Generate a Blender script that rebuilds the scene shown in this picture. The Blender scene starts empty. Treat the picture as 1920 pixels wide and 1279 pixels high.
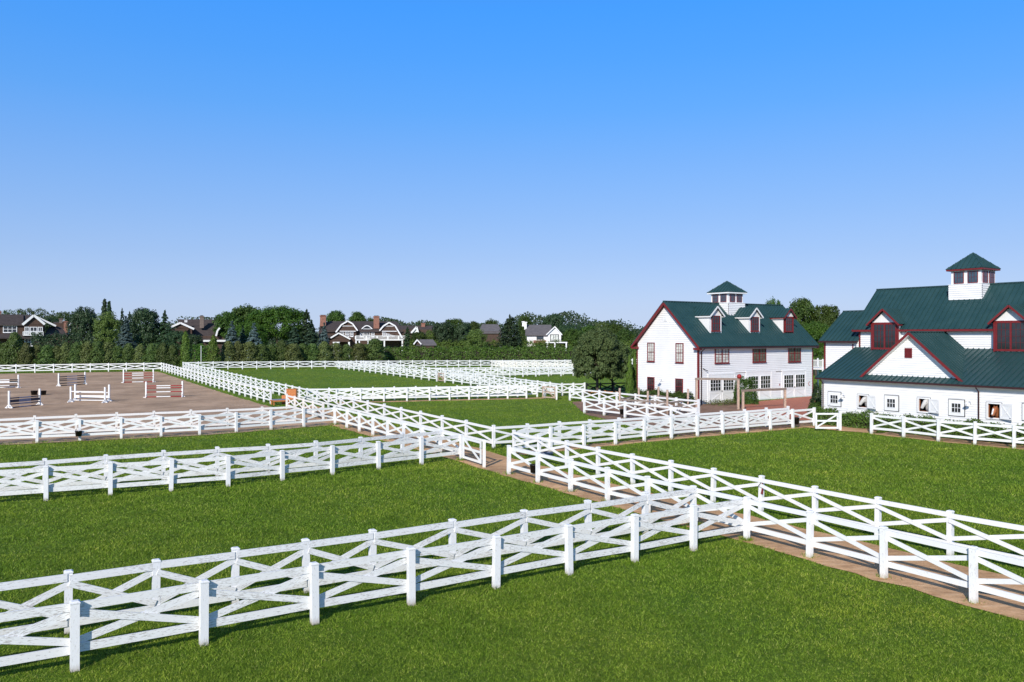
import bpy, bmesh, math, random
import numpy as np
from mathutils import Vector, Matrix
random.seed(7); RNG = np.random.default_rng(11)
scene = bpy.context.scene
COL = scene.collection
PI = math.pi
FP, CX, HY, CH = 1500.0, 960.0, 630.0, 6.8        # focal length (px), centre column, horizon row, eye height

# ------------------------------------------------------------------ terrain
def terr(x, y):
    t = min(1.0, max(0.0, (y-78.0)/60.0)); t = t*t*(3-2*t)*0.35 + t*0.65
    s = min(1.0, max(0.0, (14.0-x)/66.0))
    return t*(0.45+0.55*s)
def gp(px, py):
    lo, hi = 5.0, 900.0
    k = (px-CX)/FP; m = (HY-py)/FP
    for _ in range(50):
        y = .5*(lo+hi)
        if CH + m*y > terr(k*y, y): lo = y
        else: hi = y
    y = .5*(lo+hi); return Vector((k*y, y, terr(k*y, y)))
def gpd(px, y): return Vector(((px-CX)/FP*y, y, terr((px-CX)/FP*y, y)))
def zat(py, y): return CH + (HY-py)/FP*y

# ------------------------------------------------------------------ materials
def srgb(r, g, b):
    f = lambda c: (c/255/12.92) if c/255 <= .04045 else ((c/255+.055)/1.055)**2.4
    return (f(r), f(g), f(b), 1)
MATS = {}
class NT:
    def __init__(s, name):
        s.m = bpy.data.materials.new(name); s.m.use_nodes = True
        s.t = s.m.node_tree; s.t.nodes.clear()
        s.out = s.t.nodes.new('ShaderNodeOutputMaterial')
        s.b = s.t.nodes.new('ShaderNodeBsdfPrincipled'); s.t.links.new(s.b.outputs[0], s.out.inputs[0])
    def n(s, typ, **kw):
        nd = s.t.nodes.new(typ)
        for k, v in kw.items():
            if k.startswith('i_'): nd.inputs[int(k[2:]) if k[2:].isdigit() else k[2:]].default_value = v
            else: setattr(nd, k, v)
        return nd
    def l(s, a, b): s.t.links.new(a, b)
    def coord(s, kind='Object', scale=(1,1,1)):
        tc = s.n('ShaderNodeTexCoord'); mp = s.n('ShaderNodeMapping'); mp.inputs['Scale'].default_value = scale
        s.l(tc.outputs[kind], mp.inputs[0]); return mp.outputs[0]
    def noise(s, vec, scale, detail=4, rough=.55):
        nd = s.n('ShaderNodeTexNoise'); nd.inputs['Scale'].default_value = scale
        nd.inputs['Detail'].default_value = detail; nd.inputs['Roughness'].default_value = rough
        if vec is not None: s.l(vec, nd.inputs['Vector'])
        return nd.outputs['Fac']
    def ramp(s, fac, stops):
        r = s.n('ShaderNodeValToRGB'); e = r.color_ramp.elements
        while len(e) < len(stops): e.new(.5)
        for i, (p, c) in enumerate(stops): e[i].position = p; e[i].color = c
        s.l(fac, r.inputs[0]); return r.outputs[0]
    def mix(s, fac, a, b, mode='MIX'):
        m = s.n('ShaderNodeMix', data_type='RGBA', blend_type=mode)
        for sock, v in ((m.inputs[0], fac), (m.inputs[6], a), (m.inputs[7], b)):
            if hasattr(v, 'node'): s.l(v, sock)
            else: sock.default_value = v
        return m.outputs[2]
    def math(s, op, a, b=0.0):
        m = s.n('ShaderNodeMath', operation=op)
        for sock, v in ((m.inputs[0], a), (m.inputs[1], b)):
            if hasattr(v, 'node'): s.l(v, sock)
            else: sock.default_value = v
        return m.outputs[0]
    def bump(s, h, strength=.3, dist=.02):
        b = s.n('ShaderNodeBump'); b.inputs['Strength'].default_value = strength; b.inputs['Distance'].default_value = dist
        s.l(h, b.inputs['Height']); s.l(b.outputs[0], s.b.inputs['Normal'])
    def base(s, c):
        if hasattr(c, 'node'): s.l(c, s.b.inputs['Base Color'])
        else: s.b.inputs['Base Color'].default_value = c
    def set(s, rough=.6, metal=0, spec=.5):
        s.b.inputs['Roughness'].default_value = rough; s.b.inputs['Metallic'].default_value = metal
        s.b.inputs['Specular IOR Level'].default_value = spec

def mat_plain(name, col, rough=.6, var=.12, scale=3, metal=0, spec=.4):
    t = NT(name); v = t.coord(); n = t.noise(v, scale, 5)
    d = tuple(c*(1-var) for c in col[:3])+(1,); e = tuple(min(1, c*(1+var)) for c in col[:3])+(1,)
    t.base(t.ramp(n, [(.3, d), (.7, e)])); t.set(rough, metal, spec); return t.m
def mat_paint_board(name, wear, tint):
    # white paint on timber, flaking along the grain (local x is the grain)
    t = NT(name); oi = t.n('ShaderNodeObjectInfo'); tc = t.n('ShaderNodeTexCoord')
    add = t.n('ShaderNodeVectorMath', operation='ADD')
    cmb = t.n('ShaderNodeCombineXYZ'); r = t.math('MULTIPLY', oi.outputs['Random'], 40.0)
    t.l(r, cmb.inputs[0]); t.l(r, cmb.inputs[1]); t.l(tc.outputs['Object'], add.inputs[0]); t.l(cmb.outputs[0], add.inputs[1])
    mp = t.n('ShaderNodeMapping'); mp.inputs['Scale'].default_value = (3.4, 20, 20); t.l(add.outputs[0], mp.inputs[0])
    a = t.noise(mp.outputs[0], 2.4, 7, .68)
    mp2 = t.n('ShaderNodeMapping'); mp2.inputs['Scale'].default_value = (.8, 2, 2); t.l(add.outputs[0], mp2.inputs[0])
    b = t.noise(mp2.outputs[0], 1.3, 3)
    thr = t.math('ADD', t.math('MULTIPLY', b, .30), wear)
    f = t.math('MULTIPLY', t.math('SUBTRACT', a, thr), 12.0); f.node.use_clamp = True
    dirt = t.ramp(b, [(.3, (.80, .81, .81, 1)), (.7, tint)])
    t.base(t.mix(f, dirt, (.46, .44, .42, 1))); t.set(.55, 0, .35)
    t.bump(a, .35, .006); return t.m
def mat_post(name, tint, base_dirt):
    t = NT(name); tc = t.n('ShaderNodeTexCoord'); oi = t.n('ShaderNodeObjectInfo')
    add = t.n('ShaderNodeVectorMath', operation='ADD'); cmb = t.n('ShaderNodeCombineXYZ')
    t.l(t.math('MULTIPLY', oi.outputs['Random'], 50.0), cmb.inputs[0]); t.l(tc.outputs['Object'], add.inputs[0]); t.l(cmb.outputs[0], add.inputs[1])
    mp = t.n('ShaderNodeMapping'); mp.inputs['Scale'].default_value = (18, 18, 4); t.l(add.outputs[0], mp.inputs[0])
    a = t.noise(mp.outputs[0], 2.0, 7, .68)
    f = t.math('MULTIPLY', t.math('SUBTRACT', a, .57), 9.0); f.node.use_clamp = True
    c = t.mix(f, tint, (.45, .43, .40, 1))
    sx = t.n('ShaderNodeSeparateXYZ'); t.l(tc.outputs['Object'], sx.inputs[0])
    nz = t.math('ADD', sx.outputs[2], t.math('MULTIPLY', a, -.25))
    g = t.math('MULTIPLY', t.math('SUBTRACT', .06, nz), 5.0); g.node.use_clamp = True
    t.base(t.mix(t.math('MULTIPLY', g, .75), c, base_dirt)); t.set(.55, 0, .35); t.bump(a, .3, .006); return t.m
def mat_leaf(name, dark, light, rough=.55, trans=.25, sheen=.3):
    t = NT(name); g = t.n('ShaderNodeNewGeometry'); oi = t.n('ShaderNodeObjectInfo')
    v = t.coord('Object'); n = t.noise(v, 7, 2)
    f = t.math('ADD', t.math('MULTIPLY', g.outputs['Random Per Island'], .55), t.math('MULTIPLY', n, .45))
    c = t.ramp(f, [(.15, dark), (.85, light)])
    hsv = t.n('ShaderNodeHueSaturation'); t.l(c, hsv.inputs['Color'])
    t.l(t.math('ADD', t.math('MULTIPLY', oi.outputs['Random'], .5), .75), hsv.inputs['Value'])
    t.l(t.math('ADD', t.math('MULTIPLY', oi.outputs['Random'], .03), .485), hsv.inputs['Hue'])
    t.base(hsv.outputs[0]); t.set(rough, 0, sheen)
    tr = t.n('ShaderNodeBsdfTranslucent'); t.l(hsv.outputs[0], tr.inputs[0])
    mx = t.n('ShaderNodeMixShader'); mx.inputs[0].default_value = trans
    t.l(t.b.outputs[0], mx.inputs[1]); t.l(tr.outputs[0], mx.inputs[2]); t.l(mx.outputs[0], t.out.inputs[0]); return t.m
def mat_grass_ground():
    t = NT('grass_ground'); v = t.coord('Object')
    big = t.noise(v, .09, 4); mid = t.noise(v, .9, 5, .65); fine = t.noise(v, 9, 6, .75); vf = t.noise(v, 34, 3, .8)
    a = t.ramp(fine, [(.30, (.050, .098, .008, 1)), (.52, (.118, .195, .015, 1)), (.74, (.25, .33, .042, 1))])
    b = t.ramp(mid, [(.3, (.72, .76, .75, 1)), (.5, (1, 1, 1, 1)), (.7, (1.22, 1.14, 1.1, 1))])
    c = t.mix(1.0, a, b, 'MULTIPLY')
    d = t.ramp(big, [(.35, (.88, 1.0, .84, 1)), (.68, (1.42, 1.22, 1.15, 1))])
    e = t.mix(1.0, c, d, 'MULTIPLY')
    sp = t.math('MULTIPLY', t.math('SUBTRACT', vf, .62), 4.0); sp.node.use_clamp = True
    t.base(t.mix(sp, e, (.20, .26, .07, 1))); t.set(.8, 0, .15)
    t.bump(t.math('ADD', fine, t.math('MULTIPLY', vf, .6)), .9, .10); return t.m
def mat_soil(name, c0, c1, c2, scale=2.0, bump=.5):
    t = NT(name); v = t.coord('Object')
    vs_ = t.coord('Object', (.5, 1.6, 1)); n = t.noise(vs_, scale, 8, .74); big = t.noise(v, .22, 6, .65); f = t.noise(v, 22, 3, .8)
    a = t.ramp(n, [(.3, c0), (.55, c1), (.75, c2)])
    b = t.ramp(big, [(.35, (.74, .73, .72, 1)), (.65, (1.14, 1.14, 1.15, 1))])
    t.base(t.mix(1.0, t.mix(1.0, a, b, 'MULTIPLY'), t.ramp(f, [(.3, (.8, .8, .8, 1)), (.7, (1.1, 1.1, 1.1, 1))]), 'MULTIPLY'))
    t.set(.9, 0, .15); t.bump(t.math('ADD', n, t.math('MULTIPLY', f, .5)), bump, .06); return t.m
def mat_brick(name, c1, c2, mortar, scale, rot=0):
    t = NT(name); tc = t.n('ShaderNodeTexCoord'); mp = t.n('ShaderNodeMapping'); t.l(tc.outputs['Object'], mp.inputs[0]); mp.inputs['Rotation'].default_value = (rot, 0, 0)
    b = t.n('ShaderNodeTexBrick'); b.inputs['Color1'].default_value = c1; b.inputs['Color2'].default_value = c2; b.inputs['Mortar'].default_value = mortar
    b.inputs['Scale'].default_value = scale; b.inputs['Mortar Size'].default_value = .012; t.l(mp.outputs[0], b.inputs[0])
    n = t.noise(mp.outputs[0], 5, 5)
    t.base(t.mix(1.0, b.outputs[0], t.ramp(n, [(.3, (.75, .75, .75, 1)), (.7, (1.15, 1.15, 1.15, 1))]), 'MULTIPLY')); t.set(.85); return t.m
def mat_shingle(name, c1, c2):
    t = NT(name); v = t.coord('Object'); n = t.noise(v, 1.2, 7, .75)
    sx = t.n('ShaderNodeSeparateXYZ'); tc = t.n('ShaderNodeTexCoord'); t.l(tc.outputs['Object'], sx.inputs[0])
    w = t.math('FRACT', t.math('MULTIPLY', sx.outputs[2], 4.5))
    t.base(t.mix(t.math('MULTIPLY', w, .25), t.ramp(n, [(.3, c1), (.7, c2)]), c1)); t.set(.85, 0, .2); t.bump(w, .4, .02); return t.m
def mat_roof_metal():
    t = NT('green_seam_metal'); v = t.coord('Object'); n = t.noise(v, .8, 4); n2 = t.noise(v, 7, 4)
    t.base(t.mix(n2, t.ramp(n, [(.3, (.013, .046, .050, 1)), (.7, (.028, .074, .078, 1))]), (.026, .068, .070, 1)))
    t.set(.38, 0, .5)
    r = t.ramp(n, [(.3, (.30,)*3+(1,)), (.7, (.46,)*3+(1,))]); t.l(r, t.b.inputs['Roughness']); return t.m
def mat_glass(name, col, rough=.06):
    t = NT(name); v = t.coord('Object'); n = t.noise(v, 1.5, 3)
    t.base(t.ramp(n, [(.35, tuple(c*.5 for c in col[:3])+(1,)), (.65, col)])); t.set(rough, 0, .8); t.bump(n, .05, .01); return t.m
def mat_siding():
    t = NT('white_clapboard_paint'); v = t.coord('Object', (1, 1, 1)); n = t.noise(v, .5, 6, .65)
    vb = t.coord('Object', (2.5, 2.5, 22)); n2 = t.noise(vb, 1.5, 6, .7)
    f = t.math('MULTIPLY', t.math('SUBTRACT', n2, .66), 8.0); f.node.use_clamp = True
    t.base(t.mix(t.math('MULTIPLY', f, .55), t.ramp(n, [(.25, (.76, .75, .745, 1)), (.6, (.84, .835, .83, 1))]), (.5, .48, .45, 1))); t.set(.5, 0, .35); return t.m

M = dict(
 white_old=mat_paint_board('flaking_white_board', .378, (.76, .755, .75, 1)),
 white_new=mat_paint_board('fresh_white_board', .47, (.81, .81, .80, 1)),
 white_cream=mat_paint_board('creamy_white_board', .47, (.84, .80, .73, 1)),
 post_old=mat_post('flaking_white_post', (.80, .80, .81, 1), (.30, .22, .15, 1)),
 post_new=mat_post('fresh_white_post', (.83, .83, .83, 1), (.36, .32, .20, 1)),
 post_cream=mat_post('creamy_white_post', (.82, .78, .72, 1), (.42, .33, .25, 1)),
 siding=mat_siding(), roof=mat_roof_metal(),
 red=mat_plain('barn_red_paint', srgb(116, 36, 38), .45, .15, 4), brown=mat_plain('dark_brown_gutter', srgb(62, 34, 36), .4, .15, 4),
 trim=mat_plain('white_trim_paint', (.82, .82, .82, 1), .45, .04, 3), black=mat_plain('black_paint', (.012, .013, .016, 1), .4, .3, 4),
 glass=mat_glass('dark_window_glass', (.022, .026, .032, 1)), glass_sky=mat_glass('blue_window_glass', (.055, .10, .14, 1)),
 curtain=mat_glass('curtained_glass', (.80, .82, .76, 1), .2), glass_dim=mat_glass('half_curtained_glass', (.17, .16, .13, 1), .1),
 rawwood=mat_plain('weathered_brown_timber', srgb(180, 156, 140), .8, .3, 9), grey_wood=mat_plain('grey_old_timber', srgb(140, 126, 116), .85, .3, 9),
 cedar=mat_plain('orange_cedar_wood', srgb(190, 118, 66), .6, .25, 8), stall=mat_plain('stall_wood', srgb(140, 84, 52), .6, .2, 6),
 stall_dark=mat_plain('painted_dark_inside', (.03, .022, .018, 1), .9, .3, 3),  # near-black: the gloom of inner spaces put into the colour
 bucket=mat_plain('black_rubber', (.012, .012, .013, 1), .35, .2, 5), metal=mat_plain('galvanised_metal', (.55, .56, .58, 1), .35, .15, 5, .7),
 jred=mat_plain('jump_red_paint', srgb(150, 40, 38), .45, .1, 4), jnavy=mat_plain('jump_navy_paint', srgb(48, 50, 66), .45, .2, 4),
 jgrey=mat_plain('jump_grey_paint', srgb(128, 132, 152), .5, .1, 4), jblack=mat_plain('jump_black_paint', srgb(38, 42, 46), .45, .2, 4),
 lawn=mat_grass_ground(),
 sand=mat_soil('arena_sand', srgb(162, 132, 106), srgb(192, 161, 132), srgb(216, 188, 160), 1.6),
 dirt=mat_soil('lane_dirt', srgb(172, 130, 94), srgb(212, 170, 128), srgb(232, 198, 160), 2.4),
 mulch=mat_soil('mulch_soil', srgb(112, 88, 72), srgb(156, 124, 104), srgb(182, 150, 130), 3.0),
 brickpave=mat_brick('brick_paving', srgb(196, 116, 88), srgb(172, 98, 74), srgb(176, 140, 120), 4.0),
 chimney=mat_brick('chimney_brick', srgb(158, 108, 90), srgb(138, 88, 72), srgb(146, 130, 118), 3.0, PI/2),
 chimney_grey=mat_brick('chimney_stone', srgb(134, 116, 106), srgb(110, 96, 90), srgb(120, 110, 104), 3.0, PI/2),
 shingle=mat_shingle('brown_shingle_roof', (.045, .036, .036, 1), (.095, .078, .074, 1)),
 shingle_grey=mat_shingle('grey_shingle_roof', (.10, .095, .10, 1), (.17, .155, .16, 1)),
 shake=mat_shingle('cedar_shake_wall', (.062, .042, .034, 1), (.12, .076, .058, 1)),
 bark=mat_plain('bark', (.085, .065, .05, 1), .9, .4, 12),
)
M['leaf_mid'] = mat_leaf('broad_leaf', (0.0250, 0.0568, 0.0105, 1), (0.0936, 0.1570, 0.0257, 1))
M['leaf_lush'] = mat_leaf('lush_leaf', (0.0259, 0.0743, 0.0073, 1), (0.1004, 0.1930, 0.0219, 1))
M['leaf_light'] = mat_leaf('light_leaf', (0.0618, 0.1100, 0.0193, 1), (0.1788, 0.2475, 0.0550, 1))
M['leaf_dark'] = mat_leaf('dark_leaf', (0.0179, 0.0419, 0.0179, 1), (0.0598, 0.1017, 0.0389, 1), .5, .15)
M['leaf_near'] = mat_leaf('grey_green_leaf', (0.0353, 0.0722, 0.0209, 1), (0.1457, 0.1956, 0.0690, 1), .6, .15, .22)
M['needle_blue'] = mat_leaf('blue_needles', (0.0525, 0.0930, 0.0870, 1), (0.1575, 0.2250, 0.2250, 1), .6, .1)
M['needle_green'] = mat_leaf('green_needles', (0.0224, 0.0576, 0.0352, 1), (0.0768, 0.1312, 0.0736, 1), .6, .1)
M['hedge_leaf'] = mat_leaf('hedge_leaf', (0.0444, 0.1050, 0.0141, 1), (0.1615, 0.3028, 0.0444, 1), .45, .25)
M['shrub_olive'] = mat_leaf('olive_shrub_leaf', (0.0536, 0.0750, 0.0178, 1), (0.1785, 0.2142, 0.0643, 1))
M['shrub_green'] = mat_leaf('green_shrub_leaf', (0.0356, 0.0750, 0.0160, 1), (0.1286, 0.1876, 0.0429, 1))
M['arbor'] = mat_leaf('arborvitae_leaf', (0.0538, 0.1112, 0.0144, 1), (0.1704, 0.2691, 0.0430, 1))
def mat_blade():
    t = NT('grass_blade'); g = t.n('ShaderNodeNewGeometry'); v = t.coord('Object'); n1 = t.noise(v, .16, 4, .6); n2 = t.noise(v, .8, 6, .72)
    c = t.ramp(g.outputs['Random Per Island'], [(.0, (.045, .090, .007, 1)), (.45, (.130, .232, .016, 1)), (.9, (.31, .43, .052, 1)), (1, (.46, .48, .14, 1))])
    c = t.mix(1.0, c, t.ramp(n1, [(.32, (.84, .96, .80, 1)), (.5, (1.04, 1.04, 1.0, 1)), (.68, (1.36, 1.20, 1.2, 1))]), 'MULTIPLY')
    c = t.mix(1.0, c, t.ramp(n2, [(.30, (.66, .72, .72, 1)), (.5, (1.03, 1.03, 1.02, 1)), (.70, (1.34, 1.24, 1.2, 1))]), 'MULTIPLY')
    t.base(c); t.set(.6, 0, .2); tr = t.n('ShaderNodeBsdfTranslucent'); t.l(c, tr.inputs[0]); mx = t.n('ShaderNodeMixShader'); mx.inputs[0].default_value = .3
    t.l(t.b.outputs[0], mx.inputs[1]); t.l(tr.outputs[0], mx.inputs[2]); t.l(mx.outputs[0], t.out.inputs[0]); return t.m
M['blade'] = mat_blade()
M['flower'] = mat_plain('orange_flower', (.8, .25, .03, 1), .6, .3, 20)

# ------------------------------------------------------------------ mesh helpers
def setp(o, label=None, cat=None, group=None, kind=None):
    for k, v in (('label', label), ('category', cat), ('group', group), ('kind', kind)):
        if v: o[k] = v
    return o
def link(o, parent=None):
    COL.objects.link(o)
    if parent is not None: o.parent = parent
    return o
def empty(name, loc=(0, 0, 0), rz=0.0, **kw):
    o = bpy.data.objects.new(name, None); o.empty_display_size = .3; o.location = loc; o.rotation_euler = (0, 0, rz)
    link(o); return setp(o, **kw)
class MB:
    def __init__(s): s.v = []; s.f = []; s.mi = []; s.mats = []
    def mid(s, m):
        if m not in s.mats: s.mats.append(m)
        return s.mats.index(m)
    def add(s, vs, fs, m):
        o = len(s.v); s.v += [tuple(v) for v in vs]; k = s.mid(m)
        for f in fs: s.f.append(tuple(i+o for i in f)); s.mi.append(k)
    def box(s, x0, x1, y0, y1, z0, z1, m):
        if x0 > x1: x0, x1 = x1, x0
        if y0 > y1: y0, y1 = y1, y0
        if z0 > z1: z0, z1 = z1, z0
        s.add([(x0,y0,z0),(x1,y0,z0),(x1,y1,z0),(x0,y1,z0),(x0,y0,z1),(x1,y0,z1),(x1,y1,z1),(x0,y1,z1)],
              [(0,3,2,1),(4,5,6,7),(0,1,5,4),(1,2,6,5),(2,3,7,6),(3,0,4,7)], m)
    def bar(s, p, q, w, h, m, up=(0, 0, 1)):
        p = Vector(p); q = Vector(q); d = (q-p).normalized(); u = Vector(up)
        if abs(d.dot(u)) > .98: u = Vector((0, 1, 0))
        a = d.cross(u).normalized()*w/2; b = a.cross(d).normalized()*h/2
        vs = [p-a-b, p+a-b, p+a+b, p-a+b, q-a-b, q+a-b, q+a+b, q-a+b]
        s.add(vs, [(0,1,2,3),(7,6,5,4),(0,4,5,1),(1,5,6,2),(2,6,7,3),(3,7,4,0)], m)
    def tube(s, pts, rad, m, n=8):
        pts = [Vector(p) for p in pts]
        if not hasattr(rad, '__len__'): rad = [rad]*len(pts)
        rings = []
        for i, p in enumerate(pts):
            d = (pts[min(i+1, len(pts)-1)]-pts[max(i-1, 0)]).normalized()
            u = Vector((0, 0, 1)) if abs(d.z) < .9 else Vector((1, 0, 0))
            a = d.cross(u).normalized(); b = d.cross(a)
            rings.append([p+(a*math.cos(2*PI*k/n)+b*math.sin(2*PI*k/n))*rad[i] for k in range(n)])
        vs = [v for r in rings for v in r]; fs = []
        for i in range(len(pts)-1):
            for k in range(n): fs.append((i*n+k, i*n+(k+1) % n, (i+1)*n+(k+1) % n, (i+1)*n+k))
        fs.append(tuple(range(n-1, -1, -1))); fs.append(tuple((len(pts)-1)*n+k for k in range(n)))
        s.add(vs, fs, m)
    def poly_prism(s, pts, off, m):
        n = len(pts); off = Vector(off); vs = [Vector(p) for p in pts]+[Vector(p)+off for p in pts]
        s.add(vs, [tuple(range(n)), tuple(range(2*n-1, n-1, -1))]+[(i, i+n, (i+1) % n+n, (i+1) % n) for i in range(n)], m)
    def mesh(s, name):
        me = bpy.data.meshes.new(name); me.from_pydata(s.v, [], s.f)
        for m in s.mats: me.materials.append(m)
        me.polygons.foreach_set('material_index', s.mi)
        bm = bmesh.new(); bm.from_mesh(me); bmesh.ops.recalc_face_normals(bm, faces=bm.faces); bm.to_mesh(me); bm.free()
        return me
    def build(s, name, parent=None, smooth=False, **kw):
        me = s.mesh(name)
        if smooth: me.polygons.foreach_set('use_smooth', [True]*len(me.polygons))
        o = bpy.data.objects.new(name, me); link(o, parent); return setp(o, **kw)
def inst(name, me, parent=None, mat=None, **kw):
    o = bpy.data.objects.new(name, me); link(o, parent)
    if mat is not None: o.matrix_local = mat
    return setp(o, **kw)

# ------------------------------------------------------------------ ground
def in_poly(xs, ys, poly):
    c = np.zeros(len(xs), bool); n = len(poly)
    for i in range(n):
        x0, y0 = poly[i][0], poly[i][1]; x1, y1 = poly[i-1][0], poly[i-1][1]
        if y0 == y1: continue
        k = ((y0 > ys) != (y1 > ys)) & (xs < (x1-x0)*(ys-y0)/(y1-y0)+x0); c ^= k
    return c
gm = MB()
xs = list(range(-700, -120, 60))+list(range(-120, 121, 5))+list(range(180, 720, 60))
ys = [-60, -20]+list(range(0, 201, 5))+list(range(240, 1300, 80))
for y in ys:
    for x in xs: gm.v.append((x, y, terr(x, y)))
W = len(xs)
for j in range(len(ys)-1):
    for i in range(W-1): gm.f.append((j*W+i, j*W+i+1, (j+1)*W+i+1, (j+1)*W+i)); gm.mi.append(0)
gm.mats.append(M['lawn']); gm.build('lawn', kind='structure')
BARE = []
def sheet(name, poly, m, off=.02, jit=.05, bare=True):
    pts = []
    n = len(poly)
    for i in range(n):
        a = Vector(poly[i][:2]); b = Vector(poly[(i+1) % n][:2]); L = (b-a).length
        k = max(1, int(L/.7)) if L < 400 else 1
        for j in range(k):
            p = a.lerp(b, j/k)
            if L < 400: p += Vector((random.gauss(0, jit), random.gauss(0, jit)))
            pts.append((p.x, p.y))
    if bare: BARE.append(pts)
    bm = bmesh.new(); f = bm.faces.new([bm.verts.new((x, y, 0)) for x, y in pts])
    bmesh.ops.triangulate(bm, faces=[f])
    for y in range(75, 200, 5): bmesh.ops.bisect_plane(bm, geom=bm.verts[:]+bm.edges[:]+bm.faces[:], plane_co=(0, y, 0), plane_no=(0, 1, 0))
    for x in range(-120, 60, 10): bmesh.ops.bisect_plane(bm, geom=bm.verts[:]+bm.edges[:]+bm.faces[:], plane_co=(x, 0, 0), plane_no=(1, 0, 0))
    for v in bm.verts: v.co.z = terr(v.co.x, v.co.y)+off
    bmesh.ops.recalc_face_normals(bm, faces=bm.faces)
    if sum(f.normal.z for f in bm.faces) < 0: bmesh.ops.reverse_faces(bm, faces=bm.faces)
    me = bpy.data.meshes.new(name); bm.to_mesh(me); bm.free(); me.materials.append(m)
    o = bpy.data.objects.new(name, me); link(o); setp(o, kind='structure'); return o

# ------------------------------------------------------------------ fences
PH = 1.45
def post_mesh(m, w=.085):
    b = MB()
    b.box(-w, w, -w, w, -.15, PH-.05, m)
    c = w+.011
    b.box(-c, c, -c, c, PH-.05, PH-.025, m)
    b.add([(-c,-c,PH-.025),(c,-c,PH-.025),(c,c,PH-.025),(-c,c,PH-.025),(-.06,-.06,PH),(.06,-.06,PH),(.06,.06,PH),(-.06,.06,PH)],
          [(4,5,6,7),(0,1,5,4),(1,2,6,5),(2,3,7,6),(3,0,4,7)], m)
    return b.mesh('post')
POSTS = {k: post_mesh(M['post_'+k], w_) for k, w_ in (('old', .085), ('new', .078), ('cream', .078))}
BC = {}
def board_mesh(L, w, t, key):
    k = (round(L, 2), w, t, key)
    if k not in BC:
        b = MB(); b.box(0, k[0], -t/2, t/2, -w/2, w/2, M['white_'+key]); BC[k] = b.mesh('board')
    return BC[k]
def board(name, parent, p, q, w, t, key, yoff=0):
    d = q-p; L = d.length; x = d.normalized(); y = Vector((0, 0, 1)).cross(x).normalized(); z = x.cross(y)
    m = Matrix((x, y, z)).transposed().to_4x4(); m.translation = p-parent.location+y*yoff
    return inst(name, board_mesh(L, w, t, key), parent, m)
FW = {}
def interp(anchors, ext0=0, ext1=0):
    a = [(i, gp(x, y)) for i, x, y in anchors]; out = []
    for i in range(int(a[0][0])-ext0, int(a[-1][0])+ext1+1):
        s = 0
        while s < len(a)-2 and i > a[s+1][0]: s += 1
        (i0, p0), (i1, p1) = a[s], a[s+1]
        p = p0+(p1-p0)*((i-i0)/(i1-i0)); p.z = terr(p.x, p.y); out.append(p)
    return out
def fence(fid, label, anchors, key='new', e0=0, e1=0, skip=(), nofirst=False, nolast=False, side=.0, low=.0, group='white cross-braced paddock fences'):
    P = interp(anchors, e0, e1); FW[fid] = P; rw, bw_ = (.175, .15) if key == 'old' else (.15, .128)
    e = empty('paddock_fence', P[0], label=label, cat='fence', group=group)
    for i, p in enumerate(P):
        d = (P[min(i+1, len(P)-1)]-P[max(i-1, 0)]); rz = math.atan2(d.y, d.x)
        if (i == 0 and nofirst) or (i == len(P)-1 and nolast): continue
        m = Matrix.Translation(p-P[0]+Vector((0, 0, random.uniform(-.03, .02)))) @ Matrix.Rotation(rz+random.uniform(-.04, .04), 4, 'Z') @ Matrix.Rotation(random.gauss(0, .013), 4, 'X') @ Matrix.Rotation(random.gauss(0, .012), 4, 'Y')
        inst('post', POSTS[key], e, m)
    for i in range(len(P)-1):
        if i in skip: continue
        a, b = P[i].copy(), P[i+1].copy(); d = (b-a).normalized(); a += d*.02; b -= d*.02; nr = Vector((-d.y, d.x, 0)).normalized()*side; a += nr; b += nr
        j = lambda s=.02: Vector((0, 0, random.uniform(-s, s)))
        board('rail', e, a+Vector((0,0,1.28))+j(), b+Vector((0,0,1.28))+j(), rw, .045, key)
        board('rail', e, a+Vector((0,0,.41-low))+j(), b+Vector((0,0,.41-low))+j(), rw, .045, key)
        board('brace', e, a+Vector((0,0,1.14))+j(), b+Vector((0,0,.54-low))+j(), bw_, .035, key, -.019)
        board('brace', e, a+Vector((0,0,.54-low))+j(), b+Vector((0,0,1.14))+j(), bw_, .035, key, .019)
    return P
fence('F1', 'flaking white fence nearest the camera, running across the bottom left of the grass', [(0,140,1257),(4,930,1104),(8,1400,1013)], 'old', 2, 0, nolast=True, side=.095)
fence('F2', 'flaking white fence just behind the nearest one, ending at the dirt lane', [(0,128.3,1186.7),(4,698.2,1090),(7,1104,1021),(9,1305,985)], 'old', 2, 0, nolast=True, side=-.095, low=.15)
fence('L', 'white fence on the near side of the right dirt lane, with a black bucket', [(0,954,890),(3,1139,942),(6,1400,1013),(9,1825.7,1131)], 'new', 0, 2, side=.095)
fence('R', 'white fence on the far side of the right dirt lane, edging the big right paddock', [(0,964,853.5),(4,1186.7,908.8),(10,1781.8,1043)], 'new', 0, 3, side=-.095)
fence('N2f', 'flaking white fence, front one of the second pair from the camera on the left', [(0,86.4,939),(3,427.7,913),(8,864.9,863)], 'old', 2, 0, nolast=True, side=.095)
fence('N2b', 'flaking white fence, rear one of the second pair from the camera on the left', [(0,84,921),(5,592,879.5),(8,827,852)], 'old', 2, 0, nolast=True, side=-.095, low=.15)
fence('LL', 'white fence on the near side of the middle dirt lane, left of the open gate', [(0,628.2,796.9),(4,726.5,825),(8,864.9,863)], 'new', side=.095)
fence('RR', 'white fence on the far side of the middle dirt lane, bounding the central paddock', [(0,575.3,754),(11,925.5,842.5)], 'new', side=-.095)
fence('N1f', 'white fence before the riding arena with a black bucket on one post', [(0,69.2,831),(4,374,816.5),(8,628.2,796.9)], 'new', 2, 0, nolast=True, side=.095)
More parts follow.
